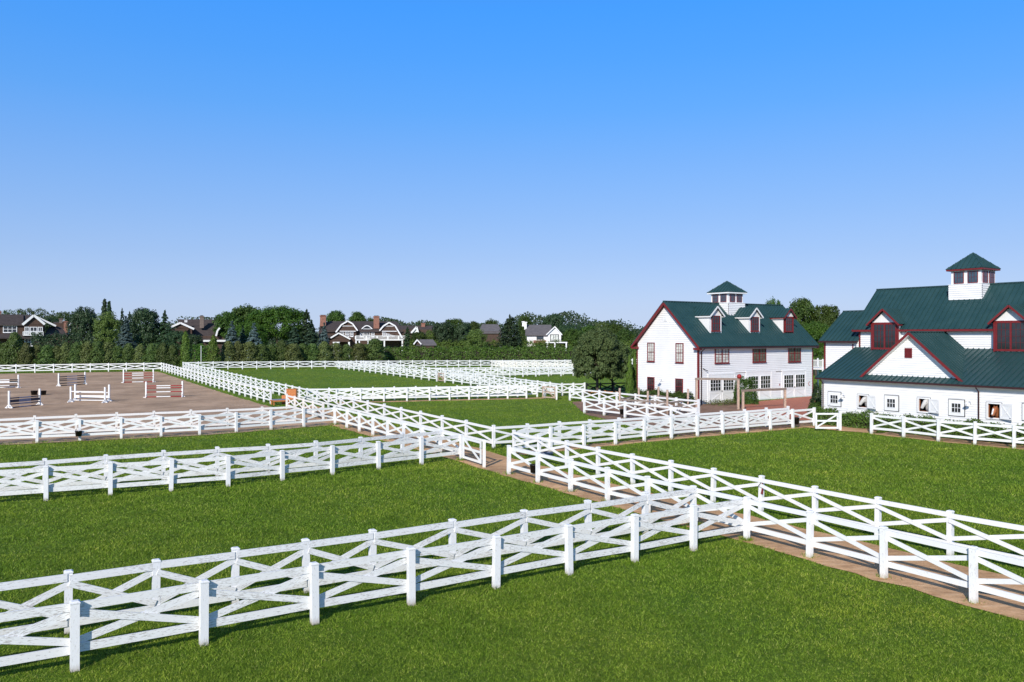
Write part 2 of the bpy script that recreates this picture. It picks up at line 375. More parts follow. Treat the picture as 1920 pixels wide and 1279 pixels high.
fence('N1b', 'off-white fence directly along the near edge of the sandy riding arena', [(0,64.6,820),(4,358.8,805),(7,552.7,794)], 'cream', 2, 0, side=-.095, low=.15)
fence('AF', 'white fence along the far side of the riding arena in front of the shrubs', [(0,30,700),(8,302.5,695.7)], 'new', 2, 0, nolast=True)
fence('AR', 'white fence down the right side of the riding arena', [(0,302.5,695.7),(26,507.5,758)], 'new')
fence('AL', 'white fence right of the grass strip beside the riding arena', [(0,343.4,694.5),(27,575.3,754)], 'new', 0, 0, nolast=True)
fence('FB', 'long white fence at the back of the middle paddocks below the hedges', [(0,343.4,694.5),(15,728.8,690),(31,1059,687.3)], 'new', 0, 8, nofirst=True)
fence('M1b', 'white fence between the two middle paddocks, rear one of the pair', [(0,575.3,754),(8,895.3,747.2)], 'new', 0, 3, nofirst=True, side=-.095)
fence('M1f', 'white fence between two middle paddocks, front one ending at a brown gate', [(0,631,755.8),(4,805.5,751.6),(9,987,747.6)], 'new', 0, 1, skip=(9,), side=.095)
fence('GL', 'white fence along the left of the far diagonal lane, with a brown gate half way', [(0,627.6,691.2),(11,737.9,705.2),(20,866.2,721.6),(28,1020,742)], 'new', 0, 1, skip=(17,), nofirst=True)
fence('GR', 'white fence along the right of the far diagonal lane', [(0,668,690),(16,845,711),(26,1031.6,739.5),(27,1054,742.5)], 'new')
fence('H1f', 'white fence crossing the far right paddock, front one of a pair', [(0,840,709.6),(5,956,707.6),(9,1051.9,705.4)], 'new', 0, 5)
fence('H1b', 'white fence crossing the far right paddock, rear one of a pair', [(0,802,706.5),(9,1011,704.2),(11,1056,703.5)], 'new', 0, 4)
fence('H2', 'creamy weathered fence in front of the clipped hedge in the distance', [(0,923,690),(7,1065,689)], 'cream', 0, 3)
fence('H3', 'creamy weathered fence slanting away beside the distant clipped hedge', [(0,930,690.5),(14,1075,697)], 'cream')
fence('E', 'white fence behind the timber pen, running toward the corner of the red-trimmed house', [(0,1068.5,751.7),(1,1092.8,754.6),(7,1310,781)], 'new')
fence('K', 'white fence in front of the timber pen with a black tub on it', [(0,1095.8,775.3),(5,1306,801)], 'new')
fence('P1b', 'white fence before the timber pen, rear one of the close pair', [(0,925.5,842.5),(4,1161.3,824),(11,1476.7,797.4)], 'new', 0, 0, nofirst=True, side=-.095)
fence('P1f', 'white fence at the left edge of the big right paddock, ending near the stable gate', [(0,966,853.5),(3,1154,834),(6,1307.5,819),(10,1486.7,803.2)], 'new', 0, 1, nofirst=True, side=.095)
fence('S', 'white fence in front of the stable wall and its low hedge', [(0,1634,813.9),(2,1759.4,828),(4,1901.4,841.3)], 'new', 0, 4, side=.095)
fence('T', 'short white fence running from the lane corner toward the dark round trees', [(0,1054,742.5),(2,1096,741.5)], 'new', 0, 0, nofirst=True)
fence('LC', 'short off-white fence beside the cedar bench at the arena entrance', [(0,537.6,767.7),(4,606,790)], 'cream')
# fence behind the near trees; their shade is put into its black colour
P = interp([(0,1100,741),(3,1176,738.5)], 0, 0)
e = empty('paddock_fence', P[0], label='fence behind the two round trees, coloured black to stand for their shade', cat='fence')
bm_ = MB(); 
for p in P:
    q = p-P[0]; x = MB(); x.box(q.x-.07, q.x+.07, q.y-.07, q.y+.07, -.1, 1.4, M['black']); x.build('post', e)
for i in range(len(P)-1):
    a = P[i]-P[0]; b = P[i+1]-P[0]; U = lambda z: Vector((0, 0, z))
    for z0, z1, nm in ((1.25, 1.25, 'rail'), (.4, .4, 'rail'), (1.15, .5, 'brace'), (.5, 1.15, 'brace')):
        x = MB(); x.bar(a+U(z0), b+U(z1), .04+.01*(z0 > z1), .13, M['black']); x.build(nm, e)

def gate(name, label, pa, pb, h, key, flip=False, group=None, wood=None):
    # swing gate: frame, centre rail, diagonal
    e = empty(name, pa, label=label, cat='gate', group=group); v = pb-pa; v.z = 0
    mm = wood or M['white_'+key]; U = lambda s, z: v*s+Vector((0, 0, z))
    z0, z1 = .22, h
    for s in (.03, .97):
        x = MB(); x.bar(U(s, z0-.07), U(s, z1+.07), .05, .12, mm, up=v.normalized()); x.build('stile', e)
    for z in (z0, (z0+z1)/2, z1):
        x = MB(); x.bar(U(.05, z), U(.95, z), .045, .12, mm); x.build('rail', e)
    x = MB(); x.bar(U(.06, z1-.06 if flip else z0+.06), U(.94, z0+.06 if flip else z1-.06), .05, .10, mm); x.build('brace', e)
    x = MB(); x.bar(U(.90, z1-.28), U(1.02, z1-.28), .06, .03, M['metal']); x.build('latch', e)
    return e
g0 = FW['LL'][-1]; g1 = gp(907.8, 877)
gate('swing_gate', 'white slatted gate between the middle lane fence and the bare dirt opening', g0+(g1-g0)*.08, g0+(g1-g0)*.88, 1.25, 'new', True)
x = empty('gate_post', g1, label='white gate post beside the bare dirt opening of the lane', cat='post'); inst('post', POSTS['new'], x)
a = gp(1529, 808); b = gp(1575, 808)
gate('swing_gate', 'white slatted gate standing ajar in front of the stable corner hedge', a, a+(b-a)*.93, 1.22, 'new')
x = empty('gate_post', b, label='white gate post between the ajar gate and the stable hedge', cat='post'); inst('post', POSTS['new'], x)
a = gp(1017, 748); b = gp(1041, 750)
gate('swing_gate', 'brown unpainted gate at the end of the fence between the middle paddocks', a, b, 1.3, 'new', True, wood=M['rawwood'])
x = empty('gate_post', gp(1043.5, 750), label='white post right beside the brown unpainted gate', cat='post'); inst('post', POSTS['new'], x)
a, b = FW['GL'][17], FW['GL'][18]
gate('swing_gate', 'small brown gate in the far diagonal lane fence', a+(b-a)*.15, a+(b-a)*.9, 1.2, 'new', True, wood=M['rawwood'])

# ------------------------------------------------------------------ bare ground sheets
def shift(P, d):      # offset a polyline sideways (left of travel is positive)
    out = []
    for i, p in enumerate(P):
        t = P[min(i+1, len(P)-1)]-P[max(i-1, 0)]; t.z = 0; t.normalize(); out.append(Vector((p.x-t.y*d, p.y+t.x*d, 0)))
    return out
lane_l = shift(FW['LC'][:4], -.3)+shift(FW['LL'], -.35)+shift(FW['L'], -.35)
lane_r = shift(FW['RR'][1:], -.6)+shift(FW['R'], -.75)
sheet('dirt_lane', lane_l+lane_r[::-1], M['dirt'], .02, .06)
n1 = shift(FW['N1f'][:-1], -.25)
sheet('arena_sand', [(-130, 128)]+[tuple(p) for p in shift(FW['AF'], -1.2)[1:-1]]+[tuple(p) for p in shift(FW['AR'], -.9)[1:]]+[tuple(gp(545, 771)), tuple(gp(604, 791)), tuple(gp(622, 798))]+[tuple(p) for p in n1[::-1]]+[(-130, n1[0].y-18)], M['sand'], .03, .06)
def strip(name, P, d0, d1, m, off): sheet(name, shift(P, d0)+shift(P, d1)[::-1], m, off, .06)
strip('dirt_path', FW['P1f'], -.25, 1.0, M['dirt'], .012)
strip('dirt_path', FW['M1f'], -.35, .9, M['dirt'], .012)
strip('dirt_path', FW['S'], -.15, 2.1, M['dirt'], .012)
sheet('mulch_ground', [gp(1072,754), gp(1180,748), gp(1300,757), gp(1470,752), gp(1500,768), gp(1510,800), gp(1400,806), gp(1260,818), gp(1170,795), gp(1098,778)], M['mulch'], .028)
sheet('brick_path', [gp(1383,757), gp(1527,743), gp(1552,764), gp(1530,790), gp(1470,788), gp(1400,778)], M['brickpave'], .045, .02)
sheet('dirt_path', [gp(1490,800), gp(1532,786), gp(1580,797), gp(1650,802), gp(1640,813), gp(1578,809)], M['dirt'], .036)

# ------------------------------------------------------------------ buildings
class Frame:
    def __init__(s, ox, oy, ang):
        s.o = Vector((ox, oy)); s.x = Vector((math.cos(ang), math.sin(ang))); s.y = Vector((-math.sin(ang), math.cos(ang)))
    def hit(s, px, py, y=None, x=None):
        k = (px-CX)/FP
        if y is not None: p0 = s.o+s.y*y; d = s.x
        else: p0 = s.o+s.x*x; d = s.y
        t = (k*p0.y-p0.x)/(d.x-k*d.y); Y = (p0+d*t).y
        return t, CH+(HY-py)/FP*Y
def siding(mb, o, ax, nrm, rows, span, holes=(), bh=.19, m=None):
    """lapped boards on a wall: o origin, ax unit along wall, nrm unit outward; span(z)->(a,b); holes (a0,a1,z0,z1)"""
    m = m or M['siding']; o = Vector(o); ax = Vector(ax); nr = Vector(nrm); z = rows[0]
    while z < rows[1]-1e-4:
        z1 = min(z+bh, rows[1]); a0, b0 = span(z); a1, b1 = span(z1)
        if b0-a0 < .02: break
        if b1 < a1: a1 = b1 = (a1+b1)/2
        segs = [(a0, b0, a1, b1)]
        for h0, h1, hz0, hz1 in holes:
            if hz0 < (z+z1)/2 < hz1:
                ns = []
                for s0, s1, t0, t1 in segs:
                    if h1 <= s0 or h0 >= s1: ns.append((s0, s1, t0, t1)); continue
                    if h0 > s0: ns.append((s0, h0, t0, h0))
                    if h1 < s1: ns.append((h1, s1, h1, t1))
                segs = ns
        for s0, s1, t0, t1 in segs:
            U = Vector((0, 0, 1)); p = [o+ax*s0+U*z+nr*.048, o+ax*s1+U*z+nr*.048, o+ax*t1+U*z1+nr*.006, o+ax*t0+U*z1+nr*.006, o+ax*s0+U*z, o+ax*s1+U*z]
            mb.add(p, [(0,1,2,3),(4,5,1,0)], m)
        z = z1
def seam_roof(mb, quad, sp=.42, th=.07, m=None, ribs=True):
    """slab + standing seams; quad[0]->quad[1] is the eave"""
    m = m or M['roof']; q = [Vector(p) for p in quad]; e = (q[1]-q[0]).normalized(); n = e.cross(q[2]-q[1]).normalized()
    if n.z < 0: n = -n
    s = n.cross(e).normalized()
    if (q[-1]-q[0]).dot(s) < 0: s = -s
    mb.poly_prism([p for p in q], n*-th, m)
    if not ribs: return
    P = [((p-q[0]).dot(e), (p-q[0]).dot(s)) for p in q]; a = min(p[0] for p in P)+.05; amax = max(p[0] for p in P)
    while a < amax:
        hs = []
        for i in range(len(P)):
            (x0, y0), (x1, y1) = P[i], P[(i+1) % len(P)]
            if (x0-a)*(x1-a) < 0: hs.append(y0+(y1-y0)*(a-x0)/(x1-x0))
        if len(hs) >= 2 and max(hs)-min(hs) > .1:
            p0 = q[0]+e*a+s*min(hs)+n*.022; p1 = q[0]+e*a+s*max(hs)+n*.022; mb.bar(p0, p1, .04, .10, m, up=n)
        a += sp
def window(parent, loc, rz, w, h, nx, ny, fm, gm_, fr=.09, mun=.013, dep=.09, sash=True, name='window', double=False, sill=True):
    """frame mesh facing local -y with a pane child"""
    b = MB(); hw = w/2
    b.box(-hw, -hw+fr, -dep, .0, 0, h, fm); b.box(hw-fr, hw, -dep, .0, 0, h, fm)
    b.box(-hw+fr, hw-fr, -dep, .0, 0, fr, fm); b.box(-hw+fr, hw-fr, -dep, .0, h-fr, h, fm)
    if sill: b.box(-hw-.05, hw+.05, -dep-.06, -.001, -.06, -.001, fm)
    bays = [(-hw+fr, hw-fr)]
    if double: b.box(-fr*.7, fr*.7, -dep, .0, fr, h-fr, fm); bays = [(-hw+fr, -fr*.7), (fr*.7, hw-fr)]
    for x0, x1 in bays:
        if sash: b.box(x0, x1, -dep*.93, -dep*.2, h/2-.03, h/2+.03, fm)
        zz = [(fr, h/2-.035), (h/2+.035, h-fr)] if sash else [(fr, h-fr)]
        for z0, z1 in zz:
            for i in range(1, nx): xx = x0+(x1-x0)*i/nx; b.box(xx-mun/2, xx+mun/2, -dep*.85, -dep*.35, z0, z1, fm)
            for j in range(1, ny):
                zj = z0+(z1-z0)*j/ny
                for i in range(nx):
                    xa = x0+(x1-x0)*i/nx+mun/2*(i > 0); xb = x0+(x1-x0)*(i+1)/nx-mun/2*(i < nx-1); b.box(xa, xb, -dep*.84, -dep*.35, zj-mun/2, zj+mun/2, fm)
    o = b.build(name, parent); o.location = loc; o.rotation_euler = (0, 0, rz)
    g = MB(); g.box(-hw+fr*.5, hw-fr*.5, -dep*.45, -dep*.15, fr*.5, h-fr*.5, gm_); g.build('pane', o); return o
def wall_lamp(parent, loc, rz):
    b = MB(); b.tube([(0,0,0),(0,-.18,.22),(0,-.42,.25),(0,-.55,.12)], .018, M['trim']); b.tube([(0,.01,0),(0,-.03,0)], .07, M['trim'])
    o = b.build('wall_lamp', parent, True); o.location = loc; o.rotation_euler = (0, 0, rz)
    s = MB(); s.tube([(0,-.55,.14),(0,-.55,.08),(0,-.55,.03),(0,-.55,-.03)], [.04, .06, .17, .22], M['trim'], 14); s.build('lamp_shade', o, True)
def downspout(parent, x, y, ztop, zbot, rz=0, out=.38):
    b = MB(); b.tube([(0,-out,ztop),(0,-out,ztop-.12),(0,-.09,ztop-.42),(0,-.09,zbot)], .055, M['brown'], 8); o = b.build('downspout', parent, True); o.location = (x, y, 0); o.rotation_euler = (0,0,rz)

# ---- carriage house (middle)
ANG1 = math.atan2(.568, .823); B1 = Frame(18.4, 79.0, ANG1); L1, D1, ZE, ZR = 18.5, 8.64, 6.22, 10.35
c1 = empty('carriage_house', (18.4, 79.0, 0), ANG1, label='two-storey white clapboard house with dark green metal roof, three dormers and red trim', cat='house')
RY = D1/2
b = MB(); siding(b, (0,0,0), (1,0,0), (0,-1,0), (.0, ZE-.2), lambda z: (0, L1)); b.build('wall', c1)
sl = (ZR-ZE)/RY
spg = lambda z: (0, D1) if z <= ZE-.2 else ((z-ZE+.2)/sl, D1-(z-ZE+.2)/sl)
b = MB(); siding(b, (0,0,0), (0,1,0), (-1,0,0), (.0, ZR), spg); b.build('wall', c1)
b = MB(); siding(b, (L1,0,0), (0,1,0), (1,0,0), (.0, ZR), spg); b.build('wall', c1)
b = MB(); siding(b, (0,D1,0), (1,0,0), (0,1,0), (.0, ZE), lambda z: (0, L1)); b.build('wall', c1)
b = MB()
for x_, y_ in ((0,0),(L1,0),(0,D1),(L1,D1)): b.box(x_-.05 if x_ == 0 else x_-.12, x_+.12 if x_ == 0 else x_+.05, y_-.05 if y_ == 0 else y_-.12, y_+.12 if y_ == 0 else y_+.05, 0, ZE-.02, M['red'])
b.build('corner_board', c1)
OV, OE = .45, .5
k1 = (ZR-ZE)/RY
def rz1(y): return ZE+(y if y < RY else D1-y)*k1
b = MB(); seam_roof(b, [(-OV,-OE,rz1(-OE)),(L1+OV,-OE,rz1(-OE)),(L1+OV,RY,ZR),(-OV,RY,ZR)])
seam_roof(b, [(L1+OV,D1+OE,rz1(-OE)),(-OV,D1+OE,rz1(-OE)),(-OV,RY,ZR),(L1+OV,RY,ZR)])
b.bar((-OV,RY,ZR+.05),(L1+OV,RY,ZR+.05),.22,.08,M['roof']); b.build('roof', c1)
for xx in (-OV, L1+OV):
    b = MB()
    for s_ in (0, 1):
        y0 = -OE if s_ == 0 else D1+OE
        b.bar((xx+(.02 if xx > 0 else -.02), y0, rz1(-OE)-.18), (xx+(.02 if xx > 0 else -.02), RY, ZR-.20), .05, .22, M['red'])
    for y0, y1 in ((-OE, .28), (D1-.28, D1+OE)):
        b.box(min(xx, 0 if xx < 0 else L1), max(xx, 0 if xx < 0 else L1), y0, y1, rz1(-OE)-.32, rz1(-OE)-.12, M['red'])
    for s_ in (0, 1):
        y0 = -OE+.05 if s_ == 0 else D1+OE-.05; xm = xx/2 if xx < 0 else L1+OV/2
        b.bar((xm, y0, rz1(-OE)-.10), (xm, RY, ZR-.15), OV-.04, .03, M['red'])
    b.build('rake_board', c1)
b = MB(); b.box(-OV+.03, L1+OV-.03, -OE-.09, -OE+.0, rz1(-OE)-.20, rz1(-OE)-.05, M['brown']); b.build('gutter', c1)
b = MB(); b.box(-.04, L1+.04, -OE, -.04, rz1(-OE)-.25, rz1(-OE)-.205, M['trim']); b.box(0, L1, -.06, -.03, ZE-.30, ZE-.28, M['trim']); b.build('soffit', c1)
downspout(c1, .35, 0, rz1(-OE)-.1, 0, 0, OE)
def r4(x, y): return 1160+x/4.2625, 500+y/4.2625
for x0, x1, y0, y1 in ((765,877,622,770),(1067,1173,622,762),(1352,1450,620,760)):
    a, z1 = B1.hit(*r4(x0, y0), y=0); b_, z0 = B1.hit(*r4(x1, y1), y=0)
    window(c1, ((a+b_)/2, -.03, z0), 0, b_-a, min(z1, ZE-.36)-z0, 2, 3, M['red'], M['curtain'] if x0 < 1000 else M['glass_dim'], .085, double=True)
for x0, x1, y0, y1, g in ((234,290,606,760,'curtain'),(460,521,610,769,'curtain'),(234,289,880,1012,'glass'),(458,517,893,1025,'glass')):
    a, z1 = B1.hit(*r4(x0, y0), x=0); b_, z0 = B1.hit(*r4(x1, y1), x=0)
    window(c1, (-.03, (a+b_)/2, z0), -PI/2, abs(b_-a), z1-z0, 3, 3, M['red'], M[g], .085)
a, z = B1.hit(*r4(376, 415), x=0); b = MB()
b.box(-.08, -.03, a-.2, a+.2, z-.28, z+.28, M['trim']); b.box(-.085, -.08, a-.15, a+.15, z-.22, z-.20, M['siding'])
for i in range(6): b.bar((-.085, a-.15, z-.2+i*.07), (-.085, a+.15, z-.2+i*.07), .03, .02, M['siding'])
b.build('gable_vent', c1)
a, z = B1.hit(*r4(350, 915), x=0); wall_lamp(c1, (-.03, a, z), -PI/2)
# garage doors
for x0, x1, yt, yb, w0, w1 in ((728,912,868,1108,898,992),(1032,1205,845,1094,872,976),(1318,1480,840,1075,862,966)):
    a, z1 = B1.hit(*r4(x0-12, yt), y=0); b_, z0 = B1.hit(*r4(x1+10, yb), y=0); wz1 = B1.hit(*r4((x0+x1)/2, w0), y=0)[1]; wz0 = B1.hit(*r4((x0+x1)/2, w1), y=0)[1]
    z0 = 0.05; d = MB(); d.box(a, b_, -.07, -.03, z0, z1, M['trim']); d.box(a-.12, a, -.09, -.03, z0, z1+.16, M['trim']); d.box(b_, b_+.12, -.09, -.03, z0, z1+.16, M['trim']); d.box(a, b_, -.09, -.03, z1+.002, z1+.158, M['trim'])
    do = d.build('garage_door', c1); mid = (a+b_)/2; hwid = (b_-a)/2
    for s_ in (0, 1):
        l0 = a+s_*hwid+.06; l1 = l0+hwid-.12; q = MB()
        q.box(l0, l0+.12, -.10, -.071, z0+.05, wz0-.1, M['siding']); q.box(l1-.12, l1, -.10, -.071, z0+.05, wz0-.1, M['siding'])
        q.box(l0+.12, l1-.12, -.10, -.071, z0+.05, z0+.19, M['siding']); q.box(l0+.12, l1-.12, -.10, -.071, wz0-.24, wz0-.1, M['siding'])
        q.bar((l0+.12 if s_ == 0 else l1-.12, -.083, z0+.2), (l1-.12 if s_ == 0 else l0+.12, -.083, wz0-.25), .022, .11, M['siding']); q.build('door_brace', do)
        window(do, ((l0+l1)/2, -.072, wz0), 0, (l1-l0)*.88, wz1-wz0, 4, 3, M['trim'], M['glass'], .05, .035, .05, False, sill=False)
    q = MB(); q.tube([(mid+.06,-.12,1.15),(mid+.06,-.12,1.3)], .02, M['black']); q.tube([(mid-.06,-.12,1.15),(mid-.06,-.12,1.3)], .02, M['black']); q.build('handle', do)
# weathered flashing boards over the doors, bracket and horseshoe sign
b = MB()
for x0, x1, yy in ((870,1020,852),(1255,1460,838)):
    a, z = B1.hit(*r4(x0, yy), y=0); b_, _ = B1.hit(*r4(x1, yy), y=0); b.box(a, b_, -.06, -.03, z-.02, z+.03, M['grey_wood'])
b.build('flashing', c1)
a, z = B1.hit(*r4(685, 825), y=0); b = MB(); b.tube([(a-.25,-.05,z+.12),(a+.2,-.3,z-.12)], .035, M['black']); b.build('security_camera', c1)
a, z = B1.hit(*r4(1521, 934), y=0); b = MB(); b.tube([(a+.16*math.cos(t), -.06, z+.2*math.sin(t)) for t in [PI*.25+i*PI*1.5/10 for i in range(11)]], .025, M['jred'], 6); b.build('horseshoe_emblem', c1)
a, z = B1.hit(*r4(1285, 943), y=0); b = MB(); b.box(a-.07, a+.07, -.05, -.03, z-.1, z+.1, M['jred']); b.build('call_box', c1)
# dormers
def small_dormer(u, v0, w, zt, face_m, trim_m, zb=None):
    zb = rz1(v0)+.02; hw = w/2; e_ = MB(); ztop = zt; back = (ztop-ZE)/k1
    e_.poly_prism([(u-hw,v0,zb-.1),(u-hw,v0,ztop),(u-hw,back,ztop)], (.03,0,0), M['siding'])
    e_.poly_prism([(u+hw,v0,zb-.1),(u+hw,v0,ztop),(u+hw,back,ztop)], (-.03,0,0), M['siding'])
    e_.box(u-hw, u+hw, v0, v0+.04, zb-.1, ztop, face_m)
    e_.poly_prism([(u-hw,v0,ztop),(u+hw,v0,ztop),(u,v0,ztop+hw*.95)], (0,.04,0), M['siding'])
    dm = e_.build('dormer', c1); r = MB(); hv = hw+.22; zz = ztop-.10; pk = ztop+hw*.95+.10; bk = (pk-ZE)/k1; bk0 = (zz-ZE)/k1
    for sg in (-1, 1): seam_roof(r, [(u+sg*hv,v0-.3,zz),(u+sg*hv,bk0+.1,zz),(u,bk+.1,pk),(u,v0-.3,pk)] , .4, .05)
    r.build('dormer_roof', dm); r = MB()
    for sg in (-1, 1): r.bar((u+sg*hv,v0-.31,zz-.10),(u,v0-.31,pk-.11),.04,.15,trim_m); r.box(u+sg*hv-.02, u+sg*hv+.02, v0-.3, bk0, zz-.15, zz-.055, trim_m)
    for sg in (-1, 1): r.box(u+sg*hw-(.17 if sg > 0 else -.001), u+sg*hw+(-.001 if sg > 0 else .17), v0-.03, v0-.001, zb-.05, ztop, trim_m)
    r.build('dormer_trim', dm)
    window(dm, (u, v0-.004, zb+.15), 0, w-.5, ztop-zb-.25, 3, 2, M['red'], M['glass'], .075)
V0 = .95
for pxc, w, tm, yt in ((1341.5, 1.75, 'trim', 388), (1414.5, 1.75, 'trim', 398), (1478.5, 1.75, 'red', 403)):
    u, zt = B1.hit(pxc, 500+yt/4.2625, y=V0); small_dormer(u, V0, w, zt+.05, M['trim'] if tm == 'trim' else M['red'], M[tm])
# cupola
def cupola(parent, cxx, cyy, zb, zw0, zw1, ze, zap, s, so, wtrim, eave_m):
    b = MB(); S2 = s+.12
    for ax_, o_, nr_ in (((1,0,0),(cxx-S2,cyy-S2,0),(0,-1,0)),((1,0,0),(cxx-S2,cyy+S2,0),(0,1,0)),((0,1,0),(cxx-S2,cyy-S2,0),(-1,0,0)),((0,1,0),(cxx+S2,cyy-S2,0),(1,0,0))):
        siding(b, o_, ax_, nr_, (zb, zw0-.05), lambda z: (0, 2*S2))
    b.box(cxx-S2-.04, cxx+S2+.04, cyy-S2-.04, cyy+S2+.04, zw0-.05, zw0, M['trim'])
    b.box(cxx-s+.02, cxx+s-.02, cyy-s+.02, cyy+s-.02, zw0, ze, M['trim']); cu = b.build('cupola', parent)
    for rz_, dx, dy in ((0,0,-1),(-PI/2,-1,0),(PI/2,1,0),(PI,0,1)):
        for k in (-1, 1):
            ww = s*.66; off = k*s*.46
            lx = cxx+(dx*(s-.018))+(off if dx == 0 else 0); ly = cyy+(dy*(s-.018))+(off if dy == 0 else 0)
            window(cu, (lx, ly, zw0+.05), rz_, ww, zw1-zw0-.06, 3, 2, M['red'], M['glass_sky'], .055, .014, .06, False, sill=False)
    r = MB(); 
    C = [(cxx-so,cyy-so,ze),(cxx+so,cyy-so,ze),(cxx+so,cyy+so,ze),(cxx-so,cyy+so,ze)]; ap = (cxx,cyy,zap)
    for i in range(4): seam_roof(r, [C[i], C[(i+1) % 4], ap], .42, .04); r.bar(C[i], ap, .07, .07, M['roof'])
    r.build('cupola_roof', cu); r = MB()
    r.box(cxx-so+.02, cxx+so-.02, cyy-so+.02, cyy+so-.02, ze-.16, ze-.03, eave_m); r.build('cupola_eave', cu)
uc = 9.3
Yc = (B1.o+B1.x*uc+B1.y*RY).y
cupola(c1, uc, RY, rz1(RY-1.5)-.3, zat(567.5, Yc-1), zat(551, Yc-1), zat(549, Yc), zat(527, Yc), 1.22, 1.53, 'trim', M['trim'])

# ---- stable (right); its parts are in units of 0.86 m, local z = GB is the ground
ANG2 = math.atan2(-.823, .568); B2 = Frame(28.3, 73.0, ANG2); LX = 27.0; SS = .86; B2w = Frame(28.3*SS, 73.0*SS, ANG2); SZ = CH*(1-SS); GB = -SZ/SS-.05
st = empty('stable', (28.3*SS, 73.0*SS, SZ), ANG2, label='large white stable with green metal roofs, cross gable and horses looking out', cat='stable')
st.scale = (SS, SS, SS)
def r5(x, y): return 1520+x/3.1975, 440+y/3.1975
ZL = 3.02; QU = 5.96; ZT = 5.75; kl = (ZT-ZL)/(QU+.5)          # lean-to roof
wins = [(108,183,942,1029),(446,529,963,1057),(831,924,988,1088),(1273,1375,1013,1118)]
stalls = [(290,343,965,1035,343,397,970,1042),(650,712,985,1060,712,772,995,1072),(1065,1138,1015,1098,1138,1208,1020,1110)]
holes = []; SO = []
for x0, x1, y0, y1, d0, d1, e0_, e1_ in stalls:
    a, z1 = B2.hit(*r5(x0, y0), y=0); b_, z0 = B2.hit(*r5(x1, y1), y=0); za = B2.hit(*r5((x0+x1)/2, (y0+y1)/2), y=0)[1]; h = (y1-y0)/3.1975*(B2.o+B2.x*a).y/FP
    SO.append((a, b_, za-h/2, za+h/2)); holes.append((a, b_, za-h/2, za+h/2))
b = MB(); siding(b, (0,0,0), (1,0,0), (0,-1,0), (GB, ZL+.15), lambda z: (0, LX), holes); b.build('wall', st)
b = MB(); siding(b, (0,0,0), (0,1,0), (-1,0,0), (GB, ZT), lambda z: (max(0, (z-ZL)/kl-.2), QU)); b.build('wall', st)
b = MB(); siding(b, (0,QU,0), (1,0,0), (0,-1,0), (ZT-.4, 7.45), lambda z: (0, LX)); b.build('wall', st)
ZH, ZHR, QR, QB = 7.40, 11.35, 9.7, 13.44; kh = (ZHR-ZH)/(QR-QU+.45)
b = MB(); siding(b, (0,QB,0), (1,0,0), (0,1,0), (GB, 7.45), lambda z: (0, LX)); b.build('wall', st)
gsp = lambda z: (QU, QB) if z < 7.6 else (QU+(z-7.6)/kh, QB-(z-7.6)/kh)
b = MB(); siding(b, (0,0,0), (0,1,0), (-1,0,0), (ZT-.5, ZHR-.1), gsp); b.build('wall', st)
b = MB(); siding(b, (LX,0,0), (0,1,0), (1,0,0), (GB, ZHR-.1), gsp); siding(b, (LX,0,0), (0,1,0), (1,0,0), (GB, ZL), lambda z: (0, QU)); b.build('wall', st)
# inside of the stalls: back and side partitions, their gloom painted near-black
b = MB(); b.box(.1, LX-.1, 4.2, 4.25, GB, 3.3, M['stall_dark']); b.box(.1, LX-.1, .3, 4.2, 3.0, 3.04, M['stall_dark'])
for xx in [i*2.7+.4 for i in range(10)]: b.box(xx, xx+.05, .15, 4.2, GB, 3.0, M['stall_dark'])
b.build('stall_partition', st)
b = MB(); seam_roof(b, [(-.4,-.5,ZL),(LX+.4,-.5,ZL),(LX+.4,QU,ZT),(-.4,QU,ZT)], .45); b.build('lean_to_roof', st)
b = MB(); b.box(-.38, LX+.38, -.60, -.5, ZL-.16, ZL-.02, M['brown']); b.build('gutter', st)
b = MB(); b.box(-.02, LX, -.5, -.04, ZL-.12, ZL-.085, M['trim']); b.build('soffit', st)
b = MB(); seam_roof(b, [(-.5,QU-.45,ZH),(LX+.4,QU-.45,ZH),(LX+.4,QR,ZHR),(-.5,QR,ZHR)], .45); seam_roof(b, [(LX+.4,QB+.45,ZH),(-.5,QB+.45,ZH),(-.5,QR,ZHR),(LX+.4,QR,ZHR)], .45)
b.bar((-.5,QR,ZHR+.05),(LX+.4,QR,ZHR+.05),.24,.08,M['roof']); b.build('hall_roof', st)
b = MB(); b.box(-.48, LX+.38, QU-.51, QU-.45, ZH-.2, ZH-.02, M['red']); b.box(-.06, .10, QU-.06, QU+.10, ZT-.4, ZH, M['red'])
b.bar((-.53,QU-.45,ZH-.16),(-.53,QR,ZHR-.18),.05,.2,M['red']); b.bar((-.53,QB+.45,ZH-.16),(-.53,QR,ZHR-.18),.05,.2,M['red']); b.build('eave_board', st)
downspout(st, .15, 0, ZL-.1, GB, 0, .5); a, _ = B2.hit(*r5(1010, 1000), y=0); downspout(st, a, 0, ZL-.1, GB, 0, .5)
